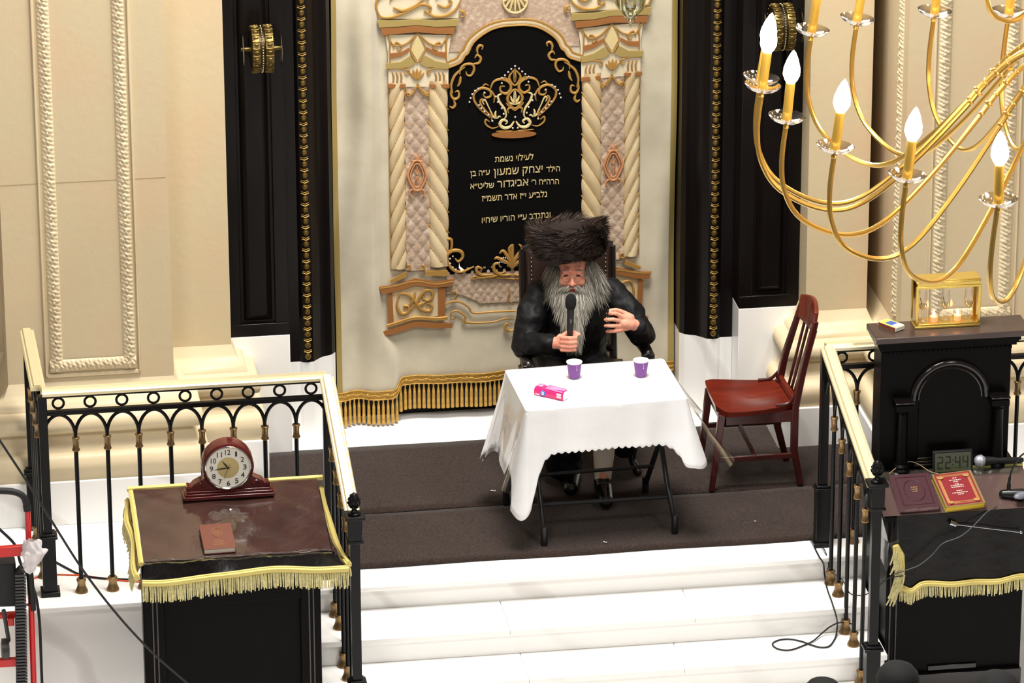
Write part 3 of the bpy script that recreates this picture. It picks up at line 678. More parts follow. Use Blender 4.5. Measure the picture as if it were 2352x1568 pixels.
# open left hand, fingers towards the microphone
def hp(x, y, Y): return aty(x, y, Y)
b.limb([wrR, hp(1447,743,.395), hp(1434,741,.385)], [.029,.031,.028])
for (y0, y1) in ((727, 726), (737, 737), (747, 748), (756, 757)): b.limb([hp(1447,740+(y0-740)*.6,.395), hp(1427,y1,.38)], [.019,.0125], 10)
for bx_, by, tx, ty, mx, my, dy in ((1427,725,1400,720,1413,719,.372), (1425,736,1390,734,1407,733,.366), (1425,748,1390,748,1407,748,.366), (1428,758,1394,761,1411,760,.372)):
    b.limb([hp(bx_,by,.38), hp(mx,my,dy-.004), hp((mx+tx)/2,(my+ty)/2,dy+.004), hp(tx,ty,dy+.022)], [.0115,.0108,.0102,.0085], 10)
b.limb([hp(1450,728,.415), hp(1430,717,.425), hp(1415,712,.42), hp(1402,713,.41)], [.017,.0135,.0125,.010], 10)
# legs
knL, knR = V((hip.x-.11,.34,.50)), V((hip.x+.12,.36,.50)); anL, anR = V((hip.x-.05,.42,.122)), atz(1385, 1098, .122)
fR = V((anR.x-.01, anR.y-.15, .064)); fL = V((anL.x-.03, anL.y-.15, .064))
for kn, an, f_ in ((knL, anL, fL), (knR, anR, fR)):
    b.limb([hip+V(((kn.x-hip.x)*.7,0,-.02)), kn], [.085,.06]); b.limb([kn, (kn*.6+an*.4)+V((0,.02,0)), an], [.056,.056,.036]); b.limb([an+V((0,.03,-.04)), f_], [.036,.032])
body = fuse('body', b, SKIN, sit, .004, 3)
# clothes
j = MB()
j.limb([shL+V((-.012,0,-.01)), (shL+elL)/2+V((-.012,-.01,.0)), elL], [.072,.076,.068]); j.limb([elL, (elL*.45+wrL*.55)+V((0,0,-.004)), wrL+(elL-wrL)*.12], [.068,.064,.056])
j.limb([shR+V((.012,0,-.01)), (shR+elR)/2+V((.02,-.01,.0)), elR], [.072,.076,.068]); j.limb([elR, (elR*.5+wrR*.5), wrR+(elR-wrR)*.10], [.068,.060,.052])
tc = (neck+hip)/2
j.ell(tc+V((0,-.01,.09)), (.185,.135,.20)); j.ell(tc+V((.0,-.02,-.07)), (.190,.155,.22)); j.limb([shL+V((.015,.01,.0)), shR+V((-.015,.01,.0))], [.072,.072]); j.limb([neck-V((0,0,.06)), neck+V((0,.02,.035))], [.10,.075])
j.ell(hip+V((0,-.02,-.0)), (.20,.19,.12))
for kn in (knL, knR): j.limb([hip+V(((kn.x-hip.x)*.75,0,-.01)), kn+V((0,.0,0))], [.105,.085])
j.limb([knL+V((-.02,.03,0)), V((knL.x+.02,.44,.13))], [.10,.10]); j.limb([knR+V((.06,.04,0)), V((knR.x+.11,.45,.20))], [.08,.07])
jk = fuse('jacket', j, SUIT, sit, .007, 8)
from mathutils import noise
nv = [v.normal.copy() for v in jk.data.vertices]
for v, q in zip(jk.data.vertices, nv):
    c = v.co; k = noise.noise(V((c.x*9, c.y*9, c.z*16)))+.6*noise.noise(V((c.x*22+5, c.y*22, c.z*30)))
    v.co = c + q*(.011*k - .004*abs(noise.noise(V((c.x*14, c.y*14+9, c.z*24)))))
jk.data.update()
lp = MB()
for s, sh in ((-1, shL), (1, shR)):
    a0 = neck+V((s*.055,-.085,.03)); a1 = tc+V((s*.10,-.165,.14)); a2 = tc+V((s*.012,-.185,-.06))
    lp.limb([a0, (a0+a1)/2+V((s*.015,-.035,0)), a1, (a1+a2)/2+V((s*.01,-.015,0)), a2], [.016,.024,.028,.018,.008])
lo = fuse('lapels', lp, SUIT, jk, .005, 4)
sk = MB()
for kn, an in ((knL, anL), (knR, anR)): sk.limb([kn*.9+an*.1+V((0,.01,0)), kn*.45+an*.55+V((0,.018,0)), an+V((0,.005,-.01))], [.062,.060,.042])
part('stockings', sk, mat('white_stocking', (214,200,184), .8), sit)
for an, f_ in ((anL, fL), (anR, fR)):
    m_ = MB(); m_.limb([an+V((0,.045,-.055)), an+V((0,-.03,-.05)), f_+V((0,-.01,-.002))], [.043,.046,.038]); m_.limb([an+V((0,.04,-.02)), an+V((0,.0,-.015))], [.042,.044]); fuse('shoe', m_, mat('black_shoe', (15,14,14), .25, coat=.3), sit, .006, 4)
# face details
e = MB()
for s in (-1, 1): e.ell(h(s*.031,-.085,-.002), (.0115,.006,.0045), 10, 6, HR)
part('eyes', e, mat('dark_eye', (44,30,26), .15), body)
m_ = MB(); m_.ell(h(0,-.0915,-.078), (.019,.0085,.0055), 12, 7, HR); part('mouth', m_, mat('mouth_red', (150,52,50), .4), body)
ub = MB()
for s in (-1, 1):
    for i in range(60): strand(ub, h(s*(.012+.036*random.random()), -.094, .022+.008*random.random()), HR @ V((s*.8,-.35,.15)), .014, .0011, (0,0,-.5), random.choice((0,2)), 2)
part('eyebrows', ub, GREY, body)
gl = MB()
for s in (-1, 1):
    c = (s*.032,-.109,-.008); gl.tube([h(c[0]+.0235*cos(t)*(1-.12*sin(t)**2), c[1]+.004*abs(cos(t)), c[2]+.0165*sin(t)) for t in [2*pi*k/20 for k in range(21)]], .0011, 5, False)
    gl.tube([h(s*.055,-.106,-.002), h(s*.072,-.08,.0), h(s*.082,-.01,.0)], .0011, 5)
gl.tube([h(-.0095,-.110,-.004), h(0,-.113,0), h(.0095,-.110,-.004)], .0012, 5)
gs = part('glasses', gl, mat('silver_gold_rim', (220,200,170), .2, 1), sit)
ln = MB()
for s in (-1, 1): ln.prism([h(s*.032+.0225*cos(t), -.1095, -.008+.0155*sin(t)) for t in [2*pi*k/16 for k in range(16)]], HR @ V((0,.0015,0)))
part('lens', ln, clear('spectacle_glass', .06), gs)
# beard and hair: soft volume with strands over it
bv = MB()
bv.limb([h(0,-.05,-.115), h(.0,-.085,-.19), h(.012,-.095,-.25), h(.022,-.088,-.33)], [.058,.050,.034,.012])
for s in (-1, 1): bv.limb([h(s*.073,-.01,.0), h(s*.072,-.030,-.06), h(s*.048,-.062,-.115), h(s*.03,-.08,-.18)], [.022,.032,.036,.036])
bo = fuse('beard', bv, GREY[0], body, .006, 6)
bs = MB()
def sh_(base, n, spread, L, dr, cols, w=.0016):
    for i in range(n):
        t = random.random(); p, r, d = base(t); a = V((random.gauss(0,1), random.gauss(0,1), random.gauss(0,1))).normalized()
        a = (a+HR @ V((0,-.45,0))).normalized()
        if (HR.transposed() @ a).y > .35: a = -a
        strand(bs, p+a*r*.92, V(d)+a*spread, L*(.6+.7*random.random()), w, dr, random.choice(cols), 4)
def along(L, R, d):
    P = [V(p) for p in L]
    def fn(t):
        k = t*(len(P)-1); i = min(int(k), len(P)-2); u = k-i
        return P[i]*(1-u)+P[i+1]*u, R[i]*(1-u)+R[i+1]*u, d
    return fn
dn = HR @ V((0,-.1,-1))
sh_(along([h(0,-.05,-.115), h(.0,-.085,-.19), h(.012,-.095,-.25), h(.022,-.088,-.31)], [.056,.050,.034,.012], dn), 2600, .22, .085, (0,-.02,-.3), (0,1,1), .0012)
for s in (-1, 1):
    sh_(along([h(s*.075,-.01,.0), h(s*.074,-.030,-.06), h(s*.05,-.062,-.115), h(s*.03,-.08,-.18)], [.022,.032,.036,.036], dn+V((s*.15,0,0))), 1200, .27, .07, (s*.0,0,-.4), (0,1,1,2), .0012)
    sh_(along([h(s*.006,-.103,-.052), h(s*.03,-.096,-.060), h(s*.05,-.08,-.075)], [.006,.008,.010], HR @ V((s*.7,-.25,-.5))), 190, .3, .034, (0,0,-.6), (0,1,2), .0014)
sh_(along([h(-.062,-.066,-.085), h(-.035,-.098,-.098), h(0,-.110,-.104), h(.035,-.098,-.098), h(.062,-.066,-.085)], [.020,.016,.014,.016,.020], dn+V((0,-.15,0))), 1300, .22, .075, (0,.02,-.35), (0,1,1,2), .0012)
sh_(along([h(-.035,-.095,-.125), h(0,-.118,-.135), h(.035,-.095,-.125)], [.022,.022,.022], dn), 700, .2, .085, (0,0,-.3), (0,1,1), .0012)
for s in (-1, 1): sh_(along([h(s*.068,-.045,-.03), h(s*.062,-.068,-.06), h(s*.055,-.08,-.09)], [.010,.012,.014], dn+V((s*.1,-.1,0))), 450, .25, .05, (0,0,-.3), (0,1,2), .0012)
part('beard_strands', bs, GREY, bo)
hv = MB()
for s, k in ((-1, .8), (1, 1.25)):
    hv.limb([h(s*.082,.02,.04), h(s*.092*k,.02,-.02), h(s*.092*k,.015,-.09)], [.03,.031*k,.024]); 
hv.limb([h(-.07,.09,.02), h(0,.115,0), h(.07,.09,.02)], [.04,.04,.04])
hv.limb([h(-.06,.085,-.06), h(.06,.085,-.06)], [.05,.05])
ho = fuse('hair', hv, GREY[2], body, .006, 6)
bs = MB()
for s, k in ((-1, .8), (1, 1.25)):
    sh_(along([h(s*.082,.0,.05), h(s*.092*k,.0,-.02), h(s*.095*k,.0,-.10)], [.03,.033*k,.026], dn+V((s*.28,0,.1))), 1300, .38, .085, (s*.10,-.05,-.5), (0,2,2,1) if s > 0 else (2,2,0), .0011)
part('hair_strands', bs, GREY, ho)
# fur hat
def hh(x, y, z): return h(x-.012, y+.012, z+.034)
ht = MB(); ht.lathe([(.085,.055),(.150,.045),(.172,.06),(.184,.10),(.190,.15),(.184,.19),(.165,.205),(.14,.195),(.11,.170),(.0,.165)], hh(0,0,0), 40, HR @ M.Rotation(radians(-3), 3, 'Y'))
hat = part('fur_hat', ht, FUR, sit)
hs = MB(); QR = HR @ M.Rotation(radians(-3), 3, 'Y')
for i in range(9000):
    a = random.random()*2*pi; z = .035+.17*random.random(); 
    rr = .150+.030*sm(.04,.14,z); o = V((cos(a), sin(a), 0)); t = V((-sin(a), cos(a), 0))
    topk = sm(.16, .205, z); p = hh(0,0,0) + QR @ (o*rr + V((0,0,z)))
    wv = sin(a*5+z*30)
    d = o*(.42+.25*topk) + t*(-.9+.25*wv) + V((0,0,-.02+.55*topk+.3*wv+.2*sm(.09,.04,z)))
    if z > .16 and random.random() < .55: p = hh(0,0,0) + QR @ (o*(rr-.05*random.random()) + V((0,0,z)))
    strand(hs, p, QR @ d, .045+.035*random.random(), .0017, QR @ (t*(-.3)+V((0,0,-.12))), random.choice((0,0,0,0,0,1,1,2)), 4)
part('fur', hs, FUR, hat)
# microphone in the hand
mic = thing('microphone', 'black handheld microphone in the fist of the seated bearded man', 'microphone', MBo)
def mrot(d): return V((0,0,1)).rotation_difference(d).to_matrix()
mr = mrot(ax); L = (MT-MBo).length
part('handle', MB().lathe([(.0125,-.035),(.0135,-.03),(.0135,.03),(.0165,L*.55),(.0185,L*.78),(.0185,L*.86),(.016,L*.87)], MBo, 18, mr), mat('mic_black', (26,26,28), .35), mic)
part('foam_head', MB().lathe([(.016,L*.84),(.024,L*.88),(.0285,L*.97),(.028,L*1.06),(.022,L*1.14),(.012,L*1.175),(0,L*1.18)], MBo, 18, mr), mat('black_foam', (14,14,15), .95, bump=(400,.6,.003)), mic)
part('switch', MB().obox(MBo+ax*L*.62+V((0,-.0165,0)), (.008,.005,.02), mr), mat('switch_grey', (90,90,92), .4), mic)
# armchair
ch = thing('armchair', 'high-backed armchair in brown leather with nailhead rows and dark carved arms, behind the table', 'armchair', (-.025, .8, .015))
x0, x1 = -.255, .205; YB = .985
def bk(u, z): return YB+(z-.5)*.10
fr = MB()
for x in (x0, x1): fr.tube([(x, YB-.02, .04), (x, YB, .45), (x, bk(0,.8), .8), (x, bk(0,1.06), 1.06)], [.024,.024,.022,.022], 8)
fr.tube([(x0, bk(0,1.06), 1.06), (x0+.08, bk(0,1.09), 1.09), (-.025, bk(0,1.10), 1.105), (x1-.08, bk(0,1.09), 1.09), (x1, bk(0,1.06), 1.06)], .022, 8); fr.tube([(x0, YB, .52), (x1, YB, .52)], .02, 8)
part('back_frame', fr, DWOOD, ch)
pd = MB()
def pad(u, v):
    x = x0+.012+(x1-x0-.024)*u; z = .52+.55*v+.03*sin(pi*u)*v; k = (1-(2*u-1)**4)*(1-(2*v-1)**6); return (x, bk(0, z)-.018-.035*k, z)
pd.grid(pad, 16, 20); part('back_cushion', pd, LEATH, ch, solid=.01)
for s, x in ((-1, x0+.038), (1, x1-.038)):
    nm = MB()
    for i in range(22): z = .56+i*.0225; nm.ell((x, bk(0,z)-.042, z), .0042, 7, 5)
    part('nailheads', nm, mat('silver_nail', (210,200,184), .25, 1), ch)
sx0, sx1 = -.29, .25
st_ = MB()
st_.grid(lambda u, v: (sx0+(sx1-sx0)*u, .47+.50*v, .455+.05*(1-(2*u-1)**6)*(1-(2*v-1)**6)), 14, 14); part('seat_cushion', st_, LEATH, ch, solid=.012)
part('seat_rail', MB().box(sx0, sx1, .47, .98, .37, .455), DWOOD, ch, bev=.006)
for s in (-1, 1):
    aF = aty(1213, 838, .43) if s < 0 else aty(1488, 812, .46); xb = x0-.02 if s < 0 else x1+.03
    am = MB(); am.limb([(xb, YB-.01, .74), (aF.x+(-.01 if s < 0 else -.03), .72, .70), (aF.x, aF.y+.06, aF.z), (aF.x, aF.y, aF.z-.003)], [.022,.028,.030,.030]); am.obox((aF.x, aF.y-.005, aF.z-.012), (.062,.045,.036))
    part('armrest', am, DWOOD, ch, bev=.004)
    part('arm_support', MB().tube([(aF.x, aF.y+.03, aF.z-.02), (aF.x-.0*s, aF.y+.05, .58), (sx0+.02 if s < 0 else sx1-.02, .55, .44)], [.02,.017,.022], 8), DWOOD, ch)
    for yy, f in ((.50, 1), (.95, 0)):
        xx = sx0+.03 if s < 0 else sx1-.03
        lg = MB(); lg.limb([(xx, yy, .40), (xx+s*.02, yy-.03*f, .26), (xx, yy-.01*f, .10), (xx+s*.025, yy-.04*f, .046)], [.032,.028,.018,.024]); part('leg', lg, DWOOD, ch)
# ================================================================== TABLE
A_ = V((.804,.032,0)).normalized(); B_ = V((-A_.y, A_.x, 0)); T0 = V((-.451,-.341,0)); TW, TD, TZ = .805, .552, .738
def tp_(u, v, z): return T0 + A_*u + B_*v + V((0,0,z))
tb = thing('folding_table', 'small black-framed folding table under the white tablecloth', 'table', tp_(TW/2, TD/2, .015))
mb = MB(); mb.prism([tp_(x, y, TZ-.035) for x, y in ((0,0),(TW,0),(TW,TD),(0,TD))], (0,0,.03)); part('tabletop', mb, WHITE, tb, bev=.008)
LEGM = mat('black_tube', (24,24,26), .35)
ff = (V((-.357,-.313,.015)), V((.302,-.268,.015))); rf = (V((-.47,.20,.022)), V((.245,.235,.022)))
for k, (f0, u) in enumerate(zip(ff, (.10, TW-.085))):
    top = tp_(u, TD-.10, TZ-.04); m_ = MB(); m_.tube([f0, f0+V((0,0,.06)), f0*.68+top*.32, top], .0135, 10); m_.tube([f0-V((0,0,.0)), f0+V((0,0,.10))], .017, 10); part('leg', m_, LEGM, tb)
for k, (f0, u) in enumerate(zip(rf, (.06, TW-.05))):
    top = tp_(u, .10, TZ-.04); m_ = MB(); m_.tube([f0, f0+V((0,0,.05)), top], .0135, 10); m_.tube([f0, f0+V((0,0,.09))], .017, 10); part('leg', m_, LEGM, tb)
def legat(f0, u, v, t): return f0 + (tp_(u, v, TZ-.04)-f0)*t
m_ = MB(); m_.tube([legat(ff[0], .10, TD-.10, .25), legat(ff[1], TW-.085, TD-.10, .23)], .011, 8); part('cross_bar', m_, LEGM, tb)
m_ = MB(); m_.tube([legat(rf[0], .06, .10, .30), legat(rf[1], TW-.05, .10, .30)], .010, 8); part('cross_bar', m_, LEGM, tb)
# tablecloth: flat top, straight drops, long hanging corners
def perim(n=26, nc=16, r=.018):
    out = []; cs = [(0,0,225),(TW,0,315),(TW,TD,45),(0,TD,135)]
    for i in range(4):
        x0, y0, a0 = cs[i]; x1, y1, a1 = cs[(i+1) % 4]
        sx, sy = (1 if x0 == 0 else -1), (1 if y0 == 0 else -1)
        for k in range(nc+1):
            a = radians(a0-45+90*k/nc); out.append((x0+sx*r+r*cos(a), y0+sy*r+r*sin(a), cos(a), sin(a)))
        nx, ny = cos(radians(a0+45)), sin(radians(a0+45)); L = (TW if i % 2 == 0 else TD)-2*r; p = out[-1]
        m_ = int(L/.008)
        for k in range(1, m_): out.append((p[0]-ny*L*k/m_, p[1]+nx*L*k/m_, nx, ny))
    return out
def drape(name, mb, lift, side, corner, flare, cflare, width, scal, wav, nt=16):
    P = perim(); N = len(P); vs = []; acc = 0.
    cs = [(0,0),(TW,0),(TW,TD),(0,TD)]
    for i, (x, y, nx, ny) in enumerate(P):
        if i: acc += hypot(x-P[i-1][0], y-P[i-1][1])
        dn_ = [max(0, -ny), max(0, nx), max(0, ny), max(0, -nx)]; tot = sum(dn_)
        D = sum(a*b for a, b in zip(dn_, side))/tot; F = sum(a*b for a, b in zip(dn_, flare))/tot
        ck = [exp(-(hypot(x-a, y-b)/width)**1.5) for a, b in cs]
        D += sum(k*(c-D) for k, c in zip(ck, corner)); F += sum(k*c for k, c in zip(ck, cflare))
        D += scal*abs(sin(pi*acc/.0335)); n3 = (A_*nx+B_*ny)
        for j in range(nt+1):
            t = j/nt; fl = F*(t**1.15) + wav*t*sin(acc*26+1.5*sin(acc*9))*(1-max(ck))
            q = tp_(x, y, TZ+lift-D*(t if t > .04 else t)) + n3*(fl + .004*sqrt(t)); vs.append(q)
    fs = [(i*(nt+1)+j, i*(nt+1)+j+1, ((i+1) % N)*(nt+1)+j+1, ((i+1) % N)*(nt+1)+j) for i in range(N) for j in range(nt)]
    fs.append(tuple(i*(nt+1) for i in range(N))); mb.add(vs, fs); return mb
CLW = mat('white_tablecloth', (238,238,240), .6, bump=(9,.25,.02), sheen=.2)
one('tablecloth', 'white scalloped tablecloth draped over the small folding table, long at the front left corner', 'tablecloth',
    drape('c', MB(), .003, (.215,.27,.25,.34), (.56,.345,.33,.47), (.012,.05,.02,.055), (.02,.06,.03,.085), .055, .013, .006), CLW, solid=.0016, ang=60)
CLR = clear('clear_plastic', .16)
one('plastic_cover', 'clear plastic sheet laid over the white tablecloth, flaring out at the right side', 'cover',
    drape('p', MB(), .0065, (.20,.27,.2,.36), (.42,.36,.3,.50), (.026,.15,.035,.075), (.045,.10,.05,.05), .08, 0, .010), CLR, ang=60)
# cups and packet
PUR = mat('purple_card', (128,72,152), .45); CUPW = mat('white_card', (250,250,250), .5)
def cup(x, y, label):
    p = atz(x, y, TZ+.0075); r = thing('paper_cup', label, 'cup', p, group='purple paper cups on the white table')
    part('cup_base', MB().lathe([(0,.003),(.0262,.003)], p, 24), CUPW, r); part('cup_wall', MB().lathe([(.0265,0),(.0275,.002),(.0375,.079)], p, 28, cap=False), PUR, r)
    part('inside', MB().lathe([(.0,.006),(.026,.006),(.0365,.0795)], p, 28), CUPW, r)
    m_ = MB(); m_.lathe([(.0372,.078),(.0395,.080),(.0395,.083),(.037,.0835),(.0362,.08)], p, 28, cap=False); part('rim', m_, CUPW, r)
    a = radians(-78); m_ = MB(); m_.tube([p+V((.0378*cos(a), .0378*sin(a), .076)), p+V((.0345*cos(a), .0345*sin(a), .05))], .0007, 4); m_.ell(p+V((.0345*cos(a), .0345*sin(a), .05)), .0022, 6, 4); part('white_mark', m_, CUPW, r)  # thin white line ending in a dot on the cup wall
cup(1319, 866, 'purple paper cup near the middle of the white table, in front of the microphone fist')
cup(1472, 862, 'purple paper cup at the right end of the white table')
pa, pb = atz(1227, 905, TZ+.0075), atz(1293, 920, TZ+.0075); pd_ = (pb-pa).normalized(); pn = V((-pd_.y, pd_.x, 0)); PL = .165
pk = thing('tissue_packet', 'bright pink and white packet lying open on the white table', 'packet', pa)
def pp(u, v, w): return pa + pd_*u + pn*v + V((0,0,w))
PINK = mat('pink_wrapper', (226,46,120), .35); PINKL = mat('pale_pink_wrapper', (244,150,200), .4)
sec = [(0,.0),(-.003,.012),(0,.032),(.010,.042),(.036,.043),(.046,.034),(.048,.010),(.044,0)]
m_ = MB(); n_ = len(sec); vs = [pp(u, v, w*(1-.12*(u == 0))) for u in (0, .012, .05, .10, .15, PL) for v, w in sec]
m_.add(vs, [(i*n_+k, i*n_+(k+1) % n_, (i+1)*n_+(k+1) % n_, (i+1)*n_+k) for i in range(5) for k in range(n_)] + [tuple(range(n_))[::-1]]); part('wrapper', m_, PINK, pk, ang=60)
m_ = MB(); m_.add([pp(u, v, w) for u, v, w in ((.06,.004,.0405),(.155,.002,.039),(.16,.045,.044),(.06,.044,.046),(.01,.006,.043),(.04,.008,.0445),(.04,.04,.047),(.01,.04,.044))], [(0,1,2,3),(4,5,6,7)]); part('torn_flap', m_, PINKL, pk, solid=.002)
m_ = MB(); m_.prism([pp(PL-.001, v*.94+.001, w*.94+.0005) for v, w in sec], pd_*.004); part('white_tissue', m_, WHITE, pk)
m_ = MB(); m_.prism([pp(.052+.0145*cos(t), -.0035, .017+.0145*sin(t)) for t in [2*pi*k/20 for k in range(20)]], pn*-.0012); rb_ = part('blue_roundel', m_, mat('print_blue', (40,120,220), .4), pk)
m_ = MB()
for i, (u, w, L) in enumerate(((.045,.023,.014),(.044,.017,.016),(.046,.011,.012))): m_.tube([pp(u+L*q/6, -.0052, w+.002*sin(q*2)) for q in range(7)], .0016, 5)
part('roundel_print', m_, WHITE, rb_)
m_ = MB()
for i in range(4): m_.beam(pp(.130, -.0035, .012+.006*i), pp(.155, -.0035, .012+.006*i), .003, .0035)
m_.beam(pp(.008, -.002, .005), pp(.032, -.0035, .005), .002, .004); part('white_print', m_, WHITE, pk)
# ================================================================== RED CHAIR
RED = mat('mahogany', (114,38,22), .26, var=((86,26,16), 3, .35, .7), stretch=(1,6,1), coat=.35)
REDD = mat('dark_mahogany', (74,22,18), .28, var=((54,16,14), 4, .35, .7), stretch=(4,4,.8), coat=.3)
rc = thing('wooden_chair', 'red-brown wooden side chair with slatted back, facing the white table from the right', 'chair', (.81,.38,.022))
def seatz(x, y): return .462 + .008*((x-.8)/.2)**2 - .012*exp(-((x-.85)/.12)**2-((y-.38)/.13)**2)
outl = [(.60,.25),(.605,.54),(.63,.60),(.70,.605),(.85,.58),(.97,.55),(1.015,.50),(1.03,.38),(1.015,.26),(.97,.21),(.85,.175),(.70,.155),(.635,.165)]
P = cr([V((x, y, 0)) for x, y in outl+[outl[0]]], 5)[:-1]; m_ = MB(); cx_, cy_ = .81, .38; K = 7; n_ = len(P)
vs = [V((cx_+(p.x-cx_)*k/K, cy_+(p.y-cy_)*k/K, 0)) for k in range(1, K+1) for p in P]; vs = [V((v.x, v.y, seatz(v.x, v.y))) for v in vs]
low = [V((cx_+(p.x-cx_)*.97, cy_+(p.y-cy_)*.97, .436)) for p in P]
m_.add(vs+low, [tuple(range(n_))] + [(i*n_+k, i*n_+(k+1) % n_, (i+1)*n_+(k+1) % n_, (i+1)*n_+k) for i in range(K) for k in range(n_)] + [tuple(range(K*n_, (K+1)*n_))[::-1]])
part('seat', m_, RED, rc, ang=50)
ap = MB(); ap.box(.63, .99, .20, .225, .375, .437); ap.box(.63, .97, .535, .56, .375, .437); ap.box(.625, .65, .20, .56, .375, .437); ap.box(.965, .99, .22, .54, .375, .437); part('apron', ap, REDD, rc, bev=.003)
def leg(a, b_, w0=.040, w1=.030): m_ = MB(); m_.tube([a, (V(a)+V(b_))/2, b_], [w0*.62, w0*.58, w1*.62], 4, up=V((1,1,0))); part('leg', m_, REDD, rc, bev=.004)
leg((.625,.205,.437), (.578,.208,.024)); leg((.625,.55,.437), (.585,.555,.024))
for (y0, y1, y2, xo) in ((.215,.205,.222,0), (.535,.515,.475,-.02)):
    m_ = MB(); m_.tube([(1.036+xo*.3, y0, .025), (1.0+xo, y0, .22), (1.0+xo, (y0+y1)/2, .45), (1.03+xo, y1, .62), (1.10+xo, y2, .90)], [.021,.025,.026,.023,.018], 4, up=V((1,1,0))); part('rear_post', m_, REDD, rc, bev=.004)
    if 1:
        m_ = MB(); m_.tube(cr([(.90+xo, y0+(.02 if y0 > .3 else -.01), .468), (.965+xo, y0+(.015 if y0 > .3 else -.01), .475), (1.0+xo, y0, .515)], 4), .009, 6); part('brace', m_, REDD, rc)
def crest(u, v):
    y = .215+u*.265; x = 1.092-.018*u+.022*sin(pi*u)+.018*(v-.5); z = .835+.115*v+.03*sin(pi*u)*v-.01*sin(pi*u)*(1-v)-.02*u*0; return (x, y, z)
m_ = MB(); m_.grid(crest, 14, 6); part('crest_rail', m_, RED, rc, solid=.022, bev=.004)
for i in range(4):
    u = .2+.2*i; y0, y1 = .26+.06*i, .235+.065*i
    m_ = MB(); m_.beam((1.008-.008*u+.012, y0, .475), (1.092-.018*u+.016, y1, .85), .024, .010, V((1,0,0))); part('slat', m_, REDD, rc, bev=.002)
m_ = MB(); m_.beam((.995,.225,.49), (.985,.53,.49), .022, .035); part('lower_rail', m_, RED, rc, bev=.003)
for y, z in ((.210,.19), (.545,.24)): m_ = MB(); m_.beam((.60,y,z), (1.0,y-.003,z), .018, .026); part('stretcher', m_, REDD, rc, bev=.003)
m_ = MB(); m_.beam((.80,.212,.195), (.78,.545,.24), .018, .022); part('stretcher', m_, REDD, rc, bev=.003)
# ================================================================== LEFT LECTERN
WEDGE = mat('grey_wood_edge', (70,62,60), .3)  # lighter grey than the black body, for the thin corner strips
LB, LF = (-.85,.668), (-1.45,.560); LX0, LX1 = -2.392, -1.528
def lz(y): return LF[1]+(y-LF[0])/(LB[0]-LF[0])*(LB[1]-LF[1])
def onl(px, py, dz=0.):                                  # point on the sloping top under that pixel
    d = ray(px, py); s = (LB[1]-LF[1])/(LB[0]-LF[0]); t = (LF[1]+dz+s*(CP.y-LF[0])-CP.z)/(d.z-s*d.y); return CP+d*t
lt_ = thing('lectern', 'black wooden lectern at the left carrying the mantel clock, under a brown fringed cover', 'lectern', (-1.96,-1.15,Fz))
bd = MB(); bd.box(-2.37,-1.60,-1.36,-.92,Fz,.53); part('body', bd, WOODB, lt_, bev=.004)
bd = MB()
for x0, x1 in ((-2.40,-2.30),(-1.67,-1.575)): bd.box(x0, x1, -1.39, -1.30, Fz, .52)
bd.box(-2.31,-1.66,-1.385,-1.34,.30,.44); bd.box(-2.31,-1.66,-1.385,-1.34,Fz,Fz+.14)
part('front_frame', bd, WOODB, lt_, bev=.006)
for x in (-2.355,-2.335,-1.63,-1.61):
  bd = MB(); bd.beam((x,-1.392,Fz), (x,-1.392,.5), .006, .006, V((0,1,0)))
  part('corner_beading', bd, WEDGE, lt_)
bd = MB(); bd.add([(LX0+.01,LF[0]+.01,LF[1]-.012),(LX1-.01,LF[0]+.01,LF[1]-.012),(LX1-.01,LB[0]-.01,LB[1]-.012),(LX0+.01,LB[0]-.01,LB[1]-.012),(LX0+.01,LF[0]+.01,LF[1]-.04),(LX1-.01,LF[0]+.01,LF[1]-.04),(LX1-.01,LB[0]-.01,LB[1]-.04),(LX0+.01,LB[0]-.01,LB[1]-.04)], [(3,2,1,0)[::-1],(4,5,6,7)[::-1],(0,1,5,4),(1,2,6,5),(2,3,7,6),(3,0,4,7)]); part('sloping_top', bd, WOODB, lt_)
BROWNC = mat('brown_velvet_under_plastic', (66,43,38), .16, var=((54,35,31), 7, .4, .7), bump=(11,.35,.012), coat=.5)
BLKC = mat('dark_velvet_drop', (12,9,9), .26, bump=(14,.4,.01), coat=.08, spec=.25)
BRAID = mat('gold_braid', (216,198,116), .55, .05, bump=(300,.6,.003)); YFR = mat('pale_gold_fringe', (200,190,134), .55, bump=(260,.6,.003), var=((226,216,160), 70, .4, .6))
def fringe_edge(mb_b, mb_f, pts, out, drop, wob=.0):
    """braid and hanging cords along a polyline; out = outward direction per point"""
    for a, b, oa, ob in zip(pts[:-1], pts[1:], out[:-1], out[1:]):
        L = (b-a).length; n = max(2, int(L/.0058))
        for k in range(n):
            t = (k+random.random()*.5)/n; p = a+(b-a)*t; o = (oa+(ob-oa)*t)
            e = p + o*(.35*drop+random.gauss(0,.004)) - V((0,0,drop*(.85+.2*random.random()))) + (b-a).normalized()*random.gauss(0,.003)
            mb_f.tube([p, (p+e)/2+o*.006, e], [.0028,.0033,.0028], 5)
    return
cv = thing('lectern_cover', 'glossy brown velvet cover with gold fringe over the left lectern', 'cover', (-1.96,-1.15,.56))
FLx, FRx = -2.405, -1.455
m_ = MB()
def ctop(u, v):
    y = LF[0]+(LB[0]-LF[0])*v; x = LX0+(LX1-LX0)*u
    return (x, y, lz(y)+.004+.0025*sin(x*21+y*9)*sin(y*17+x*5))
m_.grid(ctop, 40, 30); part('cover_top', m_, BROWNC, cv, ang=180)
fd = lambda u: .075+.012*sin(u*7+.6)-.01*u
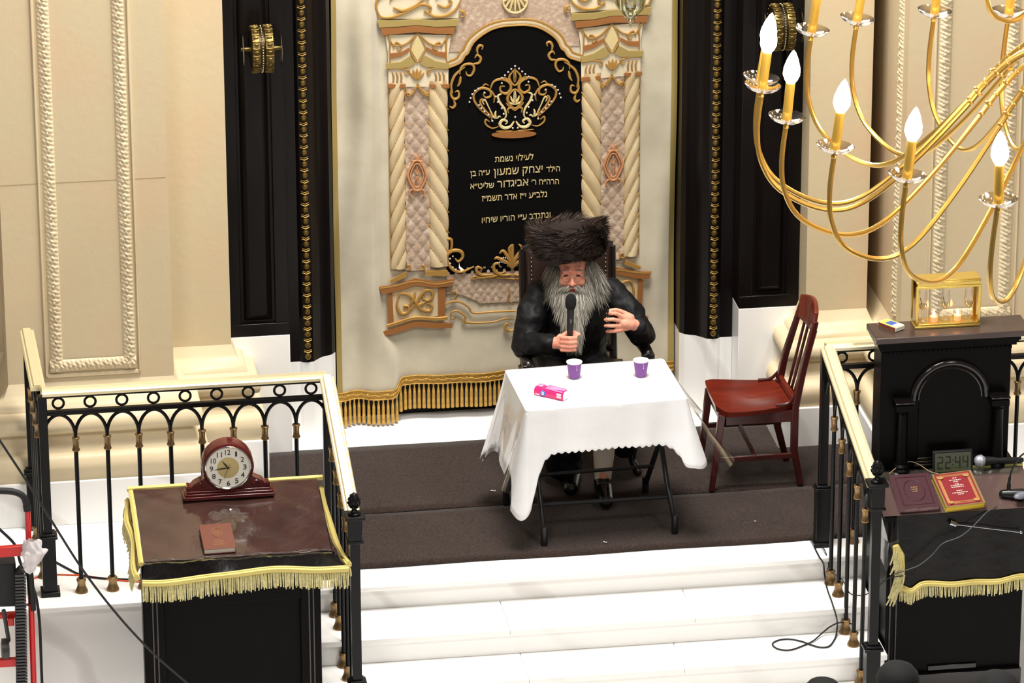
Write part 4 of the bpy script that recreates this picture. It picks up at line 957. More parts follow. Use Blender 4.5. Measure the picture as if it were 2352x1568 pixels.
m_ = MB(); m_.grid(lambda u, v: (LX0+(LX1-LX0)*u+(FLx-LX0+(FRx-LX1-(FLx-LX0))*u)*(1-v), LF[0]-.002-.045*(1-v)-.006*sin(u*17)*(1-v), LF[1]+.004-(1-v)*fd(u)), 50, 8); part('front_drop', m_, BLKC, cv, ang=180)
sd = lambda t: .055+.01*sin(t*9)
m_ = MB(); m_.grid(lambda u, v: (LX0-.004-.030*(1-v)-.008*sin(u*11)*(1-v), LF[0]+(LB[0]-LF[0])*u, lz(LF[0]+(LB[0]-LF[0])*u)+.004-(1-v)*sd(u)), 30, 6); m_.grid(lambda u, v: (LX1+.004+(.012+.06*(1-u)**3)*(1-v), LF[0]+(LB[0]-LF[0])*u, lz(LF[0]+(LB[0]-LF[0])*u)+.004-(1-v)*sd(u)), 30, 6)
m_.grid(lambda u, v: (LX0+(LX1-LX0)*u, LB[0]+.002+.02*(1-v), LB[1]+.004-(1-v)*.06), 30, 4); part('side_drop', m_, BROWNC, cv, ang=180)
n_ = 40; fpts = []; fo = []
for i in range(n_+1):
    u = i/n_; x = LX0+(LX1-LX0)*u+(FLx-LX0+(FRx-LX1-(FLx-LX0))*u); fpts.append(V((x, LF[0]-.05-.006*sin(u*17), LF[1]+.004-fd(u)))); fo.append(V((0,-.5,0)))
lpts = [V((LX0-.036-.008*sin(t*11), LF[0]-.045+(LB[0]-LF[0]+.06)*t, lz(LF[0]+(LB[0]-LF[0])*t)+.002-sd(t))) for t in [i/24 for i in range(25)]]; lo_ = [V((-.9,0,0))]*25
rpts = [V((LX1+.02+.055*(1-t)**3, LF[0]-.045+(LB[0]-LF[0]+.06)*t, lz(LF[0]+(LB[0]-LF[0])*t)+.002-sd(t))) for t in [i/24 for i in range(25)]]
br = MB(); fr_ = MB()
for pts in (fpts, lpts, rpts): br.tube(pts, .016, 6, flat=1, up=V((0,0,1))); br.tube([p+V((0,0,.012)) for p in pts], .007, 6)
br.tube([V((LX0-.03, LB[0]+.012, LB[1]+.004)), V((LX1+.03, LB[0]+.012, LB[1]+.004))], .014, 6)
br.tube([V((LX0-.012, LF[0]+(LB[0]-LF[0]+.01)*t, lz(LF[0]+(LB[0]-LF[0])*t)-.004)) for t in [i/10 for i in range(11)]], .013, 6)
part('braid', br, BRAID, cv)
fringe_edge(None, fr_, fpts, fo, .088); fringe_edge(None, fr_, lpts, lo_, .068); fringe_edge(None, fr_, rpts, [V((.4,0,0))]*25, .06)
fro = part('fringe', fr_, YFR, cv)
m_ = MB(); m_.tube([V((LX0+(LX1-LX0)*u, LF[0]-.004-.003*sin(u*40), LF[1]+.006+.003*sin(u*23))) for u in [i/60 for i in range(61)]], [.009+.004*sin(i*.9)**2 for i in range(61)], 8); part('plastic_highlight_edge', m_, clear('highlight_plastic', .5, rough=.12), cv)  # glossy clear tube added along the cover's front edge to catch a highlight
pc_ = MB(); c0 = onl(528, 1192, .005)
def crump(u, v):
    a = 2*pi*u; r = v*(.092+.018*sin(3*a+.5)+.012*sin(7*a)); return (c0.x+r*cos(a)*.95, c0.y+r*sin(a)*.95, lz(c0.y+r*sin(a)*.95)+.0075+.012*(v**3)*(.5+.5*sin(5*a+1))+.010*abs(sin(a*2.5+v*3))*v*(1-v))
pc_.grid(crump, 44, 10); one('plastic_film', 'scrap of crumpled clear plastic film behind the small brown book on the lectern', 'plastic', pc_, clear('crumpled_film', .22, rough=.15), ang=180)
def book(name, label, corners, th, onf, cover, pages, group=None):
    """corners: pixel corners of the top face, back-left, back-right, front-right, front-left"""
    Q = [onf(x, y, th+.006) for x, y in corners]; nrm_ = (Q[1]-Q[0]).cross(Q[3]-Q[0]).normalized(); nrm_ = nrm_ if nrm_.z > 0 else -nrm_
    # square the outline up
    ux = ((Q[1]-Q[0])+(Q[2]-Q[3])).normalized(); uy = nrm_.cross(ux); c = sum(Q, V((0,0,0)))/4; w_ = ((Q[1]-Q[0]).length+(Q[2]-Q[3]).length)/4; d_ = abs((((Q[0]+Q[1])-(Q[2]+Q[3]))/2).dot(uy))/2
    def b3(u, v, w): return c + ux*(u*w_) + uy*(v*d_) + nrm_*w
    r = thing(name, label, 'book', c-nrm_*th, group=group)
    m_ = MB(); m_.prism([b3(x, y, -.003) for x, y in ((-1,-1),(1,-1),(1,1),(-1,1))], nrm_*.003); m_.prism([b3(x, y, -th) for x, y in ((-1,-1),(1,-1),(1,1),(-1,1))], nrm_*.003); part('cover', m_, cover, r, bev=.001)
    m_ = MB(); m_.prism([b3(x, y, -th+.003) for x, y in ((-1,-1),(-.97,-1),(-.97,1),(-1,1))] if 0 else [b3(x, y, -th+.003) for x, y in ((.965,-1),(1,-1),(1,1),(.965,1))], nrm_*(th-.006)); part('spine', m_, cover, r)
    m_ = MB(); m_.prism([b3(x, y, -th+.003) for x, y in ((-.965,-.97),(.965,-.97),(.965,.97),(-.965,.97))], nrm_*(th-.006)); part('pages', m_, pages, r)
    return r, b3, nrm_
def bars(mb, b3, rows, w=.0006, h=.012):
    """illegible small lettering as short stamped strokes; rows = (v, u0, u1)"""
    for v, u0, u1 in rows:
        u = u0
        while u < u1:
            L = .05+.06*random.random(); mb.prism([b3(u, v-h, w*.2), b3(min(u+L, u1), v-h, w*.2), b3(min(u+L, u1), v+h, w*.2), b3(u, v+h, w*.2)], b3(0,0,w)-b3(0,0,0)); u += L+.03
PAGE = mat('book_pages', (214,204,190), .8, bump=(400,.3,.001), stretch=(1,1,20))
STAMP = mat('gold_stamping', (196,160,96), .35, .6)
bk_, b3, nn = book('book', 'small brown book with a gold hexagon on its cover, on the lectern with the clock', ((456,1205),(527,1200),(545,1256),(470,1262)), .028, onl, mat('brown_leatherette', (108,62,47), .4, bump=(200,.2,.001)), PAGE)
m_ = MB(); hx = [b3(.42*cos(radians(a))*.85, .28+.40*sin(radians(a)), .0012) for a in range(30, 391, 60)]; m_.tube(hx, .0012, 5, False)
bars(m_, b3, [(.42,-.2,.2),(.28,-.22,.22),(.14,-.15,.15),(-.38,-.25,.25),(-.5,-.3,.3),(-.66,-.38,.38)]); part('gold_stamp', m_, STAMP, bk_)
# mantel clock
cp0 = onl(524, 1136, .006); cyk = cp0.y
ck_ = thing('mantel_clock', 'round-faced mahogany mantel clock standing at the back of the left lectern', 'clock', cp0)
MAH = mat('dark_red_mahogany', (88,26,24), .2, var=((66,18,18), 6, .35, .7), coat=.5)
def ck(x, z, y=0.): return V((cp0.x+x, cyk+y, cp0.z+z))
m_ = MB(); m_.box(cp0.x-.215, cp0.x+.215, cyk-.05, cyk+.05, cp0.z+.0, cp0.z+.018); m_.box(cp0.x-.205, cp0.x+.205, cyk-.043, cyk+.043, cp0.z+.018, cp0.z+.030); m_.box(cp0.x-.195, cp0.x+.195, cyk-.038, cyk+.038, cp0.z+.030, cp0.z+.042); part('base', m_, MAH, ck_, bev=.004)
for s in (-1, 1):
    prof = cr([V(ck(s*.105,.125)), V(ck(s*.115,.10)), V(ck(s*.135,.088)), V(ck(s*.160,.075)), V(ck(s*.175,.06)), V(ck(s*.192,.062)), V(ck(s*.195,.042))], 5)
    poly = [p+V((0,-.03,0)) for p in prof] + [ck(s*.06,.042,-.03), ck(s*.06,.10,-.03)]
    m_ = MB(); m_.prism(poly, (0,.06,0)); m_.ell(ck(s*.186,.058,-.03), (.012,.006,.012), 10, 6); m_.ell(ck(s*.12,.065,-.032), (.009,.005,.009), 8, 5); m_.ell(ck(s*.145,.055,-.032), (.006,.004,.006), 8, 5)
    m_.tube([ck(s*.13+.022*cos(t)*s, .06+.018*sin(t), -.031) for t in [pi*k/8 for k in range(9)]], .004, 6); part('scroll_wing', m_, MAH, ck_, ang=30)
RX = M.Rotation(radians(90), 3, 'X'); cc = ck(0, .155)
m_ = MB(); m_.lathe([(.118,-.045),(.122,-.04),(.122,.03),(.118,.04),(.108,.044),(.104,.040)], cc, 48, RX); part('drum_case', m_, MAH, ck_)
def dial(x, z, d): return cc+V((x, -.040-d, z))
m_ = MB(); m_.lathe([(0,.0405),(.103,.0405)], cc, 40, RX); part('dial', m_, mat('dial_white', (236,232,220), .5), ck_)
m_ = MB(); m_.lathe([(.100,.041),(.104,.047),(.108,.045),(.109,.041)], cc, 48, RX, cap=False); part('chrome_bezel', m_, mat('chrome', (226,226,220), .12, 1), ck_)
m_ = MB(); m_.lathe([(0,.0410),(.052,.0410)], cc, 32, RX); part('gold_centre', m_, mat('dial_gold', (190,172,118), .35, .3), ck_)
m_ = MB()
for k in range(12):
    a = radians(90-30*(k+1)); cx_, cz_ = .078*cos(a), .078*sin(a); s = str(k+1); w_ = .016 if k < 9 else .024
    fit(m_, s, lambda u, v, d, cx_=cx_, cz_=cz_, w_=(.008 if k == 0 else w_): dial(cx_+(u-.5)*w_, cz_-.013+.026*v, .0012+.001*d))
part('numerals', m_, BLACK, ck_, smooth=False)
m_ = MB()
for ang_, L, w_ in ((90-10.73*30, .048, .004), (90-44*6, .072, .003)):
    a = radians(ang_); dx, dz_ = cos(a), sin(a); m_.prism([dial(-dx*.016, -dz_*.016, .004), dial(-dz_*w_+dx*L*.35, dx*w_+dz_*L*.35, .004), dial(dx*L, dz_*L, .004), dial(dz_*w_+dx*L*.35, -dx*w_+dz_*L*.35, .004)], (0,-.001,0))
a = radians(90-33.5*6); m_.tube([dial(-cos(a)*.02, -sin(a)*.02, .006), dial(cos(a)*.06, sin(a)*.06, .006)], .0007, 5); m_.ell(dial(0,0,.005), (.004,.003,.004), 8, 5)
part('hands', m_, BLACK, ck_, smooth=False)
# ================================================================== PRAYER STAND (right)
am = thing('prayer_stand', 'tall black wooden prayer stand with arched panel and columns, candle case on top', 'stand', (1.52,-.9,Fz))
AX0, AX1, AYB, AYF = 1.20, 1.838, -.625, -.785
m_ = MB(); m_.box(AX0, AX1, AYF, AYB, .40, 1.12)
part('upper_body', m_, WOODB, am, bev=.004)
m_ = MB(); m_.box(1.165, 1.925, -.815, -.60, 1.170, 1.200)
part('top_slab', m_, mat('brown_top', (70,54,50), .35, var=((58,44,41), 6, .4, .7), coat=.3), am, bev=.004)
m_ = MB()
for i, (o, z0, z1) in enumerate(((.020,1.150,1.170),(.012,1.135,1.150),(.004,1.12,1.135))): m_.box(AX0-o-.004, AX1+o+.02, AYF-o, AYB+.01, z0, z1)
x = AX0+.01
while x < AX1: m_.box(x, x+.012, AYF-.009, AYF, 1.105, 1.12); x += .022
part('cornice', m_, WOODB, am, bev=.002)
acx = (AX0+AX1)/2+.022; az0 = .865; ar = .182
m_ = MB(); arcp = [V((acx+ar*cos(t), AYF-.004, az0+ar*sin(t))) for t in [pi*k/24 for k in range(25)]]; m_.tube(arcp, .017, 10); m_.tube([p+(p-V((acx, AYF, az0))).normalized()*-.024 for p in arcp], .008, 8); part('arch_moulding', m_, mat('polished_black_wood', (18,14,14), .16, coat=.35), am)
m_ = MB(); m_.prism([V((acx+(ar-.03)*cos(t), AYF-.001, az0+(ar-.03)*sin(t))) for t in [pi*k/24 for k in range(25)]]+[V((acx-ar+.03, AYF-.001, .535)), V((acx+ar-.03, AYF-.001, .535))], (0,-.004,0)); part('arched_panel', m_, WOODB, am, smooth=False)
m_ = MB(); 
for i in range(3): m_.box(acx-.17+.008*i, acx+.17-.008*i, AYF-.03+.008*i, AYF, .525+.014*i, .537+.014*i)
part('panel_sill', m_, bpy.data.materials['polished_black_wood'], am, bev=.002)
for s in (-1, 1):
    x = acx+s*.235; y = AYF-.032
    m_ = MB(); m_.lathe([(.040,.505),(.044,.512),(.044,.522),(.036,.532),(.040,.542),(.030,.552),(.028,.56),(.025,.68),(.024,.805),(.028,.812),(.026,.82),(.034,.835)], (x, y, 0), 20); m_.box(x-.043, x+.043, y-.043, AYF, .835, .865); m_.box(x-.036, x+.036, y-.036, AYF, .865, .873)
    part('column', m_, WOODB, am, ang=30)
    m_ = MB(); m_.box(x-.047, x+.047, y-.047, AYF, .873, .880); part('column_cap', m_, bpy.data.materials['polished_black_wood'], am, bev=.002)
# sloping desk
DB, DF = (-.83,.512), (-1.125,.412); DX0, DX1 = 1.15, 1.90
def dz_(y): return DF[1]+(y-DF[0])/(DB[0]-DF[0])*(DB[1]-DF[1])
def ond(px, py, dz=0.):
    d = ray(px, py); s = (DB[1]-DF[1])/(DB[0]-DF[0]); t = (DF[1]+dz+s*(CP.y-DF[0])-CP.z)/(d.z-s*d.y); return CP+d*t
m_ = MB(); m_.box(1.185, 1.86, -1.08, -.63, Fz, .40); m_.box(1.16, 1.88, -.86, -.625, .40, .505); part('lower_body', m_, WOODB, am, bev=.005)
m_ = MB()
for x in (1.205, 1.235): m_.beam((x, -1.084, Fz), (x, -1.084, .38), .008, .008, V((0,1,0)))
m_.box(1.40, 1.64, -1.092, -1.08, -.43, -.405); m_.box(1.185, 1.86, -1.11, -.63, Fz, -.44)
part('front_moulding', m_, bpy.data.materials['polished_black_wood'], am, bev=.002)
m_ = MB(); m_.prism([(DX0+.01, DB[0], DB[1]-.006), (DX0+.01, DF[0], DF[1]-.006), (DX0+.01, DF[0], DF[1]-.03), (DX0+.01, DB[0], DB[1]-.08)], (DX1-DX0-.02,0,0)); part('desk_top', m_, WOODB, am)
dc = thing('desk_cover', 'dark brown fringed cover on the desk of the prayer stand, under the two books', 'cover', (1.5,-1.1,.3))
m_ = MB(); m_.grid(lambda u, v: (DX0+(DX1-DX0)*u, DF[0]+(DB[0]-DF[0])*v, dz_(DF[0]+(DB[0]-DF[0])*v)+.002+.0012*sin(u*23)*sin(v*9)), 30, 12); part('cover_top', m_, mat('brown_plastic_cover', (88,70,66), .2, bump=(12,.25,.01), coat=.5), dc, ang=180)
def dhem(u): return .055+.006*sin(u*9)-.03*exp(-((u-.08)/.05)**2)
m_ = MB(); m_.grid(lambda u, v: (1.215+(DX1-1.215)*u, DF[0]-.004-.02*(1-v)-.008*sin(u*19)*(1-v), dhem(u)+(DF[1]+.002-dhem(u))*v), 60, 16); part('front_drop', m_, BLKC, dc, ang=180)
m_ = MB()
for px0 in (0,):                                         # folded plastic corner and bunched end of the cover
    q = [V((1.145,-1.10,.415)), V((1.215,-1.135,.41)), V((1.225,-1.15,.30)), V((1.205,-1.15,.20)), V((1.17,-1.13,.13)), V((1.14,-1.08,.21)), V((1.13,-1.06,.32))]
    c = sum(q, V())/7+V((0,-.03,0)); m_.add(q+[c], [(i, (i+1) % 7, 7) for i in range(7)])
part('clear_corner', m_, clear('folded_plastic', .3, rough=.12), dc, smooth=False)
m_ = MB(); ff_ = MB(); n_ = 40
pts = [V((1.232+(DX1-1.232)*i/n_, DF[0]-.034-.008*sin(i/n_*19), dhem(i/n_)+.0+.004*sin(i*.4))) for i in range(n_+1)]
m_.tube(pts, .0125, 6); m_.tube([p+V((0,0,.012)) for p in pts], .006, 6); fringe_edge(None, ff_, pts, [V((0,-.3,0))]*(n_+1), .066)
vp_ = [V((1.205,-1.16,.275)), V((1.222,-1.165,.22)), V((1.228,-1.165,.16)), V((1.222,-1.165,.10)), V((1.205,-1.165,.045))]
m_.tube(vp_, [.016,.028,.026,.020,.012], 8)
for i in range(90):
    t = random.random(); k = min(int(t*4), 3); p = vp_[k]+(vp_[k+1]-vp_[k])*(t*4-k)+V((random.gauss(0,.008),-.015,0)); e = p+V((random.gauss(-.006-.02*t,.008), -.012, -.06-.02*random.random())); ff_.tube([p, (p+e)/2+V((0,-.006,0)), e], [.0036,.0042,.0036], 5)
part('braid', m_, BRAID, dc); m_ = MB(); m_.tube([V((1.55,-.835,.516)), V((DX1,-.835,.516))], .010, 6)
part('braid', m_, BRAID, dc); part('fringe', ff_, YFR, dc)
gp = MB(); gp.prism([(DX0-.01, DB[0]-.008, DB[1]+.010), (DX1-.03, DB[0]-.008, DB[1]+.010), (DX1-.03, DB[0]-.062, dz_(DB[0]-.062)+.010), (DX0-.01, DB[0]-.062, dz_(DB[0]-.062)+.010)], (0,0,.004))
one('glass_strip', 'clear glass strip along the back of the prayer stand desk, below the digital clock', 'glass', gp, clear('glass_plate', .25, (236,244,240)), smooth=False)
MARO = mat('dark_maroon_leather', (66,34,40), .4, bump=(160,.25,.002)); CRIM = mat('crimson_cover', (132,36,42), .4); YEL = mat('yellow_page_edge', (204,172,36), .6)
b1, q3, nn = book('book', 'large dark maroon book on the prayer stand desk, left of the red and gold book', ((2041,1090),(2128,1086),(2165,1160),(2068,1170)), .030, ond, MARO, mat('mauve_page_edge', (152,118,120), .7, var=((120,90,94), 40, .4, .6)))
m_ = MB(); bars(m_, q3, [(.20,-.12,.18),(.08,-.14,.16),(-.04,-.10,.16)], h=.025); part('gold_stamp', m_, STAMP, b1)
m_ = MB(); m_.tube([q3(x, y, .0008) for x, y in ((-.75,-.8),(.75,-.8),(.75,.8),(-.75,.8),(-.75,-.8))], .0025, 5); m_.tube([q3(.5*cos(t), .02+.6*sin(t), .0006) for t in [2*pi*k/24 for k in range(25)]], .003, 5); part('embossed_frame', m_, MARO, b1)
b2, q3, nn = book('book', 'red book with gold border and yellow page edges on the prayer stand desk', ((2134,1090),(2221,1080),(2273,1152),(2180,1164)), .036, ond, mat('olive_board', (132,112,70), .45), YEL)
m_ = MB(); m_.prism([q3(x, y, 0) for x, y in ((-.93,-.95),(.88,-.95),(.88,.95),(-.93,.95))], nn*.0008); part('cover_print', m_, CRIM, b2)
m_ = MB()
for L in ([(-.82,-.85),(.78,-.85),(.78,.85),(-.82,.85),(-.82,-.85)],): m_.tube([q3(x, y, .0) for x, y in L], .0022, 6); m_.tube([q3(x*.88, y*.9, .0) for x, y in L], .0032, 6); m_.tube([q3(x*.94, y*.95, .0) for x, y in L], .0025, 6)
for sx_ in (-1, 1):
    for sy_ in (-1, 1): m_.ell(q3(sx_*.66-.02, sy_*.74, .001), (.018,.020,.003), 10, 5)
part('gold_border', m_, mat('printed_gold', (196,148,92), .4, .25), b2)
m_ = MB(); m_.prism([q3(.5*cos(t)-.02, -.72+.1*sin(t), .001) for t in [2*pi*k/20 for k in range(20)]], nn*.0012); part('cover_cartouche', m_, CRIM, b2)
m_ = MB(); bars(m_, q3, [(.62,-.1,.1),(.50,-.3,.28),(.40,-.12,.12),(.26,-.1,.1),(.18,-.34,.3),(.08,-.34,.3),(-.14,-.16,.14),(-.26,-.42,.36),(-.36,-.16,.14)], h=.017, w=.0026); part('cover_lettering', m_, mat('print_white', (236,222,210), .5), b2)
# digital clock on the desk
dcl = ond(2180, 1056, .012); dcl = V((dcl.x, -.865, dz_(-.865)+.006))
dk = thing('digital_clock', 'small grey digital clock reading 22:44 at the back of the prayer stand desk', 'clock', dcl)
def dp(x, z, y=0.): return V((dcl.x+x, dcl.y+y+z*.12, dcl.z+z))
m_ = MB(); m_.prism([dp(-.098,0), dp(.098,0), dp(.098,.108), dp(-.098,.108)], (0,.02,0)); part('case', m_, BLACK, dk, bev=.003)
m_ = MB(); m_.prism([dp(-.088,.008,-.001), dp(.088,.008,-.001), dp(.088,.100,-.001), dp(-.088,.100,-.001)], (0,-.001,0)); part('display', m_, mat('lcd_grey_green', (74,81,65), .25), dk, smooth=False)
SEG = {'2': 'abged', '4': 'fgbc'}
m_ = MB()
def seg(ch, x0, z0, w_, h_):
    S = {'a': ((0,1),(1,1)), 'b': ((1,1),(1,.5)), 'c': ((1,.5),(1,0)), 'd': ((0,0),(1,0)), 'e': ((0,.5),(0,0)), 'f': ((0,1),(0,.5)), 'g': ((0,.5),(1,.5))}
    for s in SEG[ch]: (a, b_), (c, d) = S[s]; m_.beam(dp(x0+a*w_, z0+b_*h_, -.003), dp(x0+c*w_, z0+d*h_, -.003), .0055, .001, V((0,-1,0)))
for ch_, x in (('2',-.074),('2',-.036),('4',.012),('4',.05)): seg(ch_, x, .026, .022, .056)
for z in (.043,.066): m_.ell(dp(-.002, z, -.003), (.003,.001,.003), 6, 4)
part('digits', m_, mat('lcd_digits', (30,34,26), .5), dk)
# things lying on the desk
p0 = ond(2251, 1058, .04); p1 = ond(2350, 1056, .03); dd = (p1-p0).normalized()
hm = thing('microphone', 'handheld microphone with a grey ball head lying at the back of the prayer stand desk', 'microphone', p0); r_ = mrot(dd)
part('ball_head', MB().ell(p0, (.029,.029,.031), 18, 11, r_), mat('grey_grille', (176,178,190), .4, .4, bump=(500,.5,.002)), hm); part('band', MB().lathe([(.0300,-.004),(.0308,0),(.0300,.004)], p0+dd*.004, 20, r_, cap=False), mat('light_band', (210,212,216), .3, .6), hm)
part('handle', MB().lathe([(.022,.024),(.021,.034),(.0155,.12),(.0145,.20),(.010,.215)], p0, 16, r_), BLACK, hm)
gb = ond(2330, 1138, .006)
gm_ = thing('desk_microphone', 'black gooseneck desk microphone on the right part of the prayer stand desk', 'microphone', gb)
m_ = MB(); m_.limb([gb+V((-.055,.0,.012)), gb+V((.03,-.02,.012)), gb+V((.07,-.03,.012))], [.022,.030,.026]); part('base', m_, mat('desk_mic_black', (20,20,24), .3), gm_)
m_ = MB(); m_.ell(gb+V((.02,-.05,.022)), (.045,.024,.016), 14, 8, M.Rotation(.5, 3, 'Z')); part('grey_cap', m_, mat('grey_plastic', (120,122,134), .3), gm_)
m_ = MB(); m_.tube(cr([gb+V((-.03,.0,.03)), gb+V((-.025,.01,.08)), gb+V((-.01,.02,.13)), gb+V((.03,.03,.19)), gb+V((.08,.03,.22))], 5), [.010]*4+[.007]*3+[.0045]*14, 8); part('gooseneck', m_, mat('gooseneck_black', (14,14,15), .4), gm_)
rd0, rd1 = aty(2196,1204,-1.15), aty(2345,1222,-1.16)
m_ = MB(); m_.tube([rd0, rd1], .0028, 8); m_.ell(rd0, .007, 10, 6); m_.ell(rd1, .0085, 10, 6); m_.tube([rd0+V((-.03,.0,.012)), rd0], .012, 8)
one('silver_rod', 'thin silver rod with ball ends across the front of the desk cover', 'rod', m_, mat('steel', (190,190,196), .2, 1))
# candle case and matchbox on the slab
SZ = 1.2005
c0, c1, c2_ = atz(2102,757,SZ), atz(2250,746,SZ), atz(2078,730,SZ); W_ = c1.x-c0.x; D_ = .105; H_ = .245
cs = thing('candle_case', 'brass and glass case holding oil glasses, on top of the tall prayer stand', 'candle case', (c0.x+W_/2, c0.y+D_/2, SZ))
def cb(x, y, z): return V((c0.x+x, c0.y+y, SZ+z))
m_ = MB()
def rb(m_, x0, x1, y0, y1, z0, z1): m_.box(c0.x+x0, c0.x+x1, c0.y+y0, c0.y+y1, SZ+z0, SZ+z1)
rb(m_, 0, W_, 0, D_, 0, .012); rb(m_, .004, W_-.004, .004, D_-.004, .012, .022); part('base', m_, GOLD, cs, bev=.003)
m_ = MB(); rb(m_, 0, W_, -.002, .012, H_-.042, H_-.030); rb(m_, .006, W_-.006, .002, .012, H_-.030, H_-.012); rb(m_, 0, W_, 0, D_, H_-.012, H_-.006); rb(m_, .006, W_-.006, .006, D_-.006, H_-.006, H_); part('top_frame', m_, GOLD, cs, bev=.002)
for x in (0, W_-.016): m_ = MB(); rb(m_, x, x+.016, .002, .016, .022, H_-.04); rb(m_, x, x+.016, D_-.014, D_, .022, H_-.012); part('corner_post', m_, GOLD, cs, bev=.002)
for x in (.004, W_-.008): m_ = MB(); rb(m_, x, x+.004, .016, D_-.014, .022, H_-.012); part('side_plate', m_, mat('amber_mirror', (190,150,70), .12, 1), cs)
m_ = MB(); rb(m_, .016, W_-.016, D_-.008, D_-.004, .022, H_-.012); part('back_glass', m_, clear('case_glass', .12), cs, smooth=False)
GLS = clear('thin_glass', .22); OIL = mat('yellow_oil', (196,186,110), .2, alpha=.5)
lab3 = ('leftmost of the three stemmed oil glasses in the brass case', 'middle stemmed oil glass, between the two lit candles in the brass case', 'rightmost of the three stemmed oil glasses in the brass case')
for i, x in enumerate((.048, W_*.5, W_-.045)):
    p = cb(x, .062, .0222); g_ = thing('oil_glass', lab3[i], 'glass', p, group='stemmed oil glasses in the candle case')
    part('goblet', MB().lathe([(.026,0),(.026,.002),(.006,.006),(.004,.012),(.0065,.03),(.004,.05),(.012,.058),(.021,.075),(.023,.10),(.020,.125),(.018,.15)], p, 20, cap=False), GLS, g_)
    part('oil', MB().lathe([(.010,.060),(.020,.075),(.0205,.080),(0,.080)], p, 16), OIL, g_)
    if i < 2: part('wick_float', MB().tube([p+V((-.004,0,.08)), p+V((-.012,0,.115))], .0016, 5), BLACK, g_)
FL_ = mat('flame', (255,220,150), .5, emit=((255,190,110), 26)); WAX = mat('warm_wax', (240,190,150), .4, emit=((255,140,90), .7))
for i, x in enumerate((W_*.5-.062, W_*.5+.055)):
    p = cb(x, .035, .0222); g_ = thing('tealight', ('left', 'right')[i]+' of the two lit tealight candles in the brass case', 'candle', p, group='lit tealights in the candle case')
    part('candle_glass', MB().lathe([(.0,.002),(.019,0),(.021,.01),(.0215,.055)], p, 20), GLS, g_); part('wax', MB().lathe([(.0185,.003),(.0195,.028),(0,.026)], p, 16), WAX, g_)
    part('flame', MB().lathe([(.002,.028),(.0065,.036),(.0055,.046),(.0,.060)], p, 10), FL_, g_)
mx = atz(2047,752,SZ); u_ = (atz(2062,762,SZ)-atz(2016,745,SZ)).normalized(); RM = M(((u_.x,-u_.y,0),(u_.y,u_.x,0),(0,0,1)))
mbx = thing('matchbox', 'yellow and white matchbox beside the brass candle case', 'matchbox', mx)
part('sleeve', MB().obox(mx+V((0,0,.012)), (.112,.062,.022), RM), mat('matchbox_yellow', (236,214,96), .5), mbx, bev=.001); part('tray', MB().obox(mx+V((0,0,.012)), (.120,.058,.018), RM), mat('matchbox_card', (238,232,222), .7), mbx); part('striker', MB().obox(mx+V((0,0,.012)), (.110,.0635,.016), RM), mat('striker_brown', (120,60,50), .9), mbx)
part('picture', MB().obox(mx+V((0,0,.0235)), (.045,.042,.0012), RM), mat('picture_blue', (60,90,170), .4), mbx); part('white_panel', MB().obox(mx+V((0,0,.0232)) + RM @ V((.038,0,0)), (.03,.056,.0012), RM), WHITE, mbx)
# ================================================================== CHANDELIER
HUB = CP + ray(2522, 260)*15.1
E2 = V((HUB.x-CP.x, HUB.y-CP.y, 0)).normalized(); E1 = V((E2.y, -E2.x, 0)); TIL = M.Rotation(radians(5.7), 3, 'Y')
cht = thing('chandelier', 'large brass chandelier of curved candle arms with lit flame bulbs, hanging at upper right', 'chandelier', HUB+V((0,0,-.45)))
CGOLD = mat('chandelier_brass', (240,196,104), .28, .8, bump=(40,.05,.003)); CAND = mat('gold_candle_sleeve', (242,200,92), .35, .4)
BULB = mat('lit_bulb', (255,244,226), .3, emit=((255,226,186), 34)); BOB = clear('bobeche_glass', .42, (250,240,222), .08)
def cpt(th, rho, z): return HUB + TIL @ (E1*(cos(th)*rho) - E2*(sin(th)*rho) + V((0,0,z)))
AP = [(1.11,-.02),(1.11,-.14),(1.085,-.25),(1.01,-.345),(.86,-.40),(.73,-.365),(.58,-.21),(.44,-.02),(.38,.07),(.30,.16),(.22,.20),(.13,.18),(.07,.10),(.05,.0)]
def arm(deg, z0=0., k=1., lit=True, lean=1.):
    th = radians(deg); pts = cr([cpt(th, r*k if i > 1 or 1 else r, z0+z*k) for i, (r, z) in enumerate(AP)], 5)
    m_ = MB(); m_.tube(pts, .0085, 8)
    for i, r in ((36,.011),(38,.016),(40,.010),(42,.014),(44,.010)):
        d = (pts[i+1]-pts[i]).normalized(); m_.ell(pts[i], (r, r, .008), 10, 6, mrot(d))
    for i in (3, 12, 18, 24): m_.ell(pts[i], (.0085,.0085,.010), 8, 5, mrot((pts[i+1]-pts[i]).normalized()))
    a = part('arm', m_, CGOLD, cht)
    R = TIL @ M.Rotation(radians(lean), 3, 'Y'); p = cpt(th, 1.11*k, z0)
    part('drip_dish', MB().lathe([(.012,-.014),(.030,-.012),(.050,-.002),(.061,.012),(.0585,.013),(.049,.002),(.030,-.008),(.012,-.010)], p, 24, R), BOB, a)
    m_ = MB(); m_.lathe([(.006,-.035),(.010,-.028),(.008,-.02),(.016,-.012),(.018,-.004)], p, 14, R); part('socket', m_, CGOLD, a)
    part('candle_sleeve', MB().lathe([(.0155,-.006),(.0155,.12),(.012,.123)], p, 16, R), CAND, a)
    part('bulb', MB().lathe([(.010,.118),(.020,.130),(.0275,.148),(.0265,.170),(.018,.198),(.008,.220),(0,.230)], p, 16, R), BULB, a)
for d in (89, 73, 57, 41, 25, 9, -7, -23, -39, -55, -71, -90): arm(d)
for d, l in ((105.3,-6),(121.5,0),(137.4,1),(152.9,-1),(169.4,1),(174,3),(208,2),(221,2),(238.5,0),(253,0)): arm(d, lean=l)
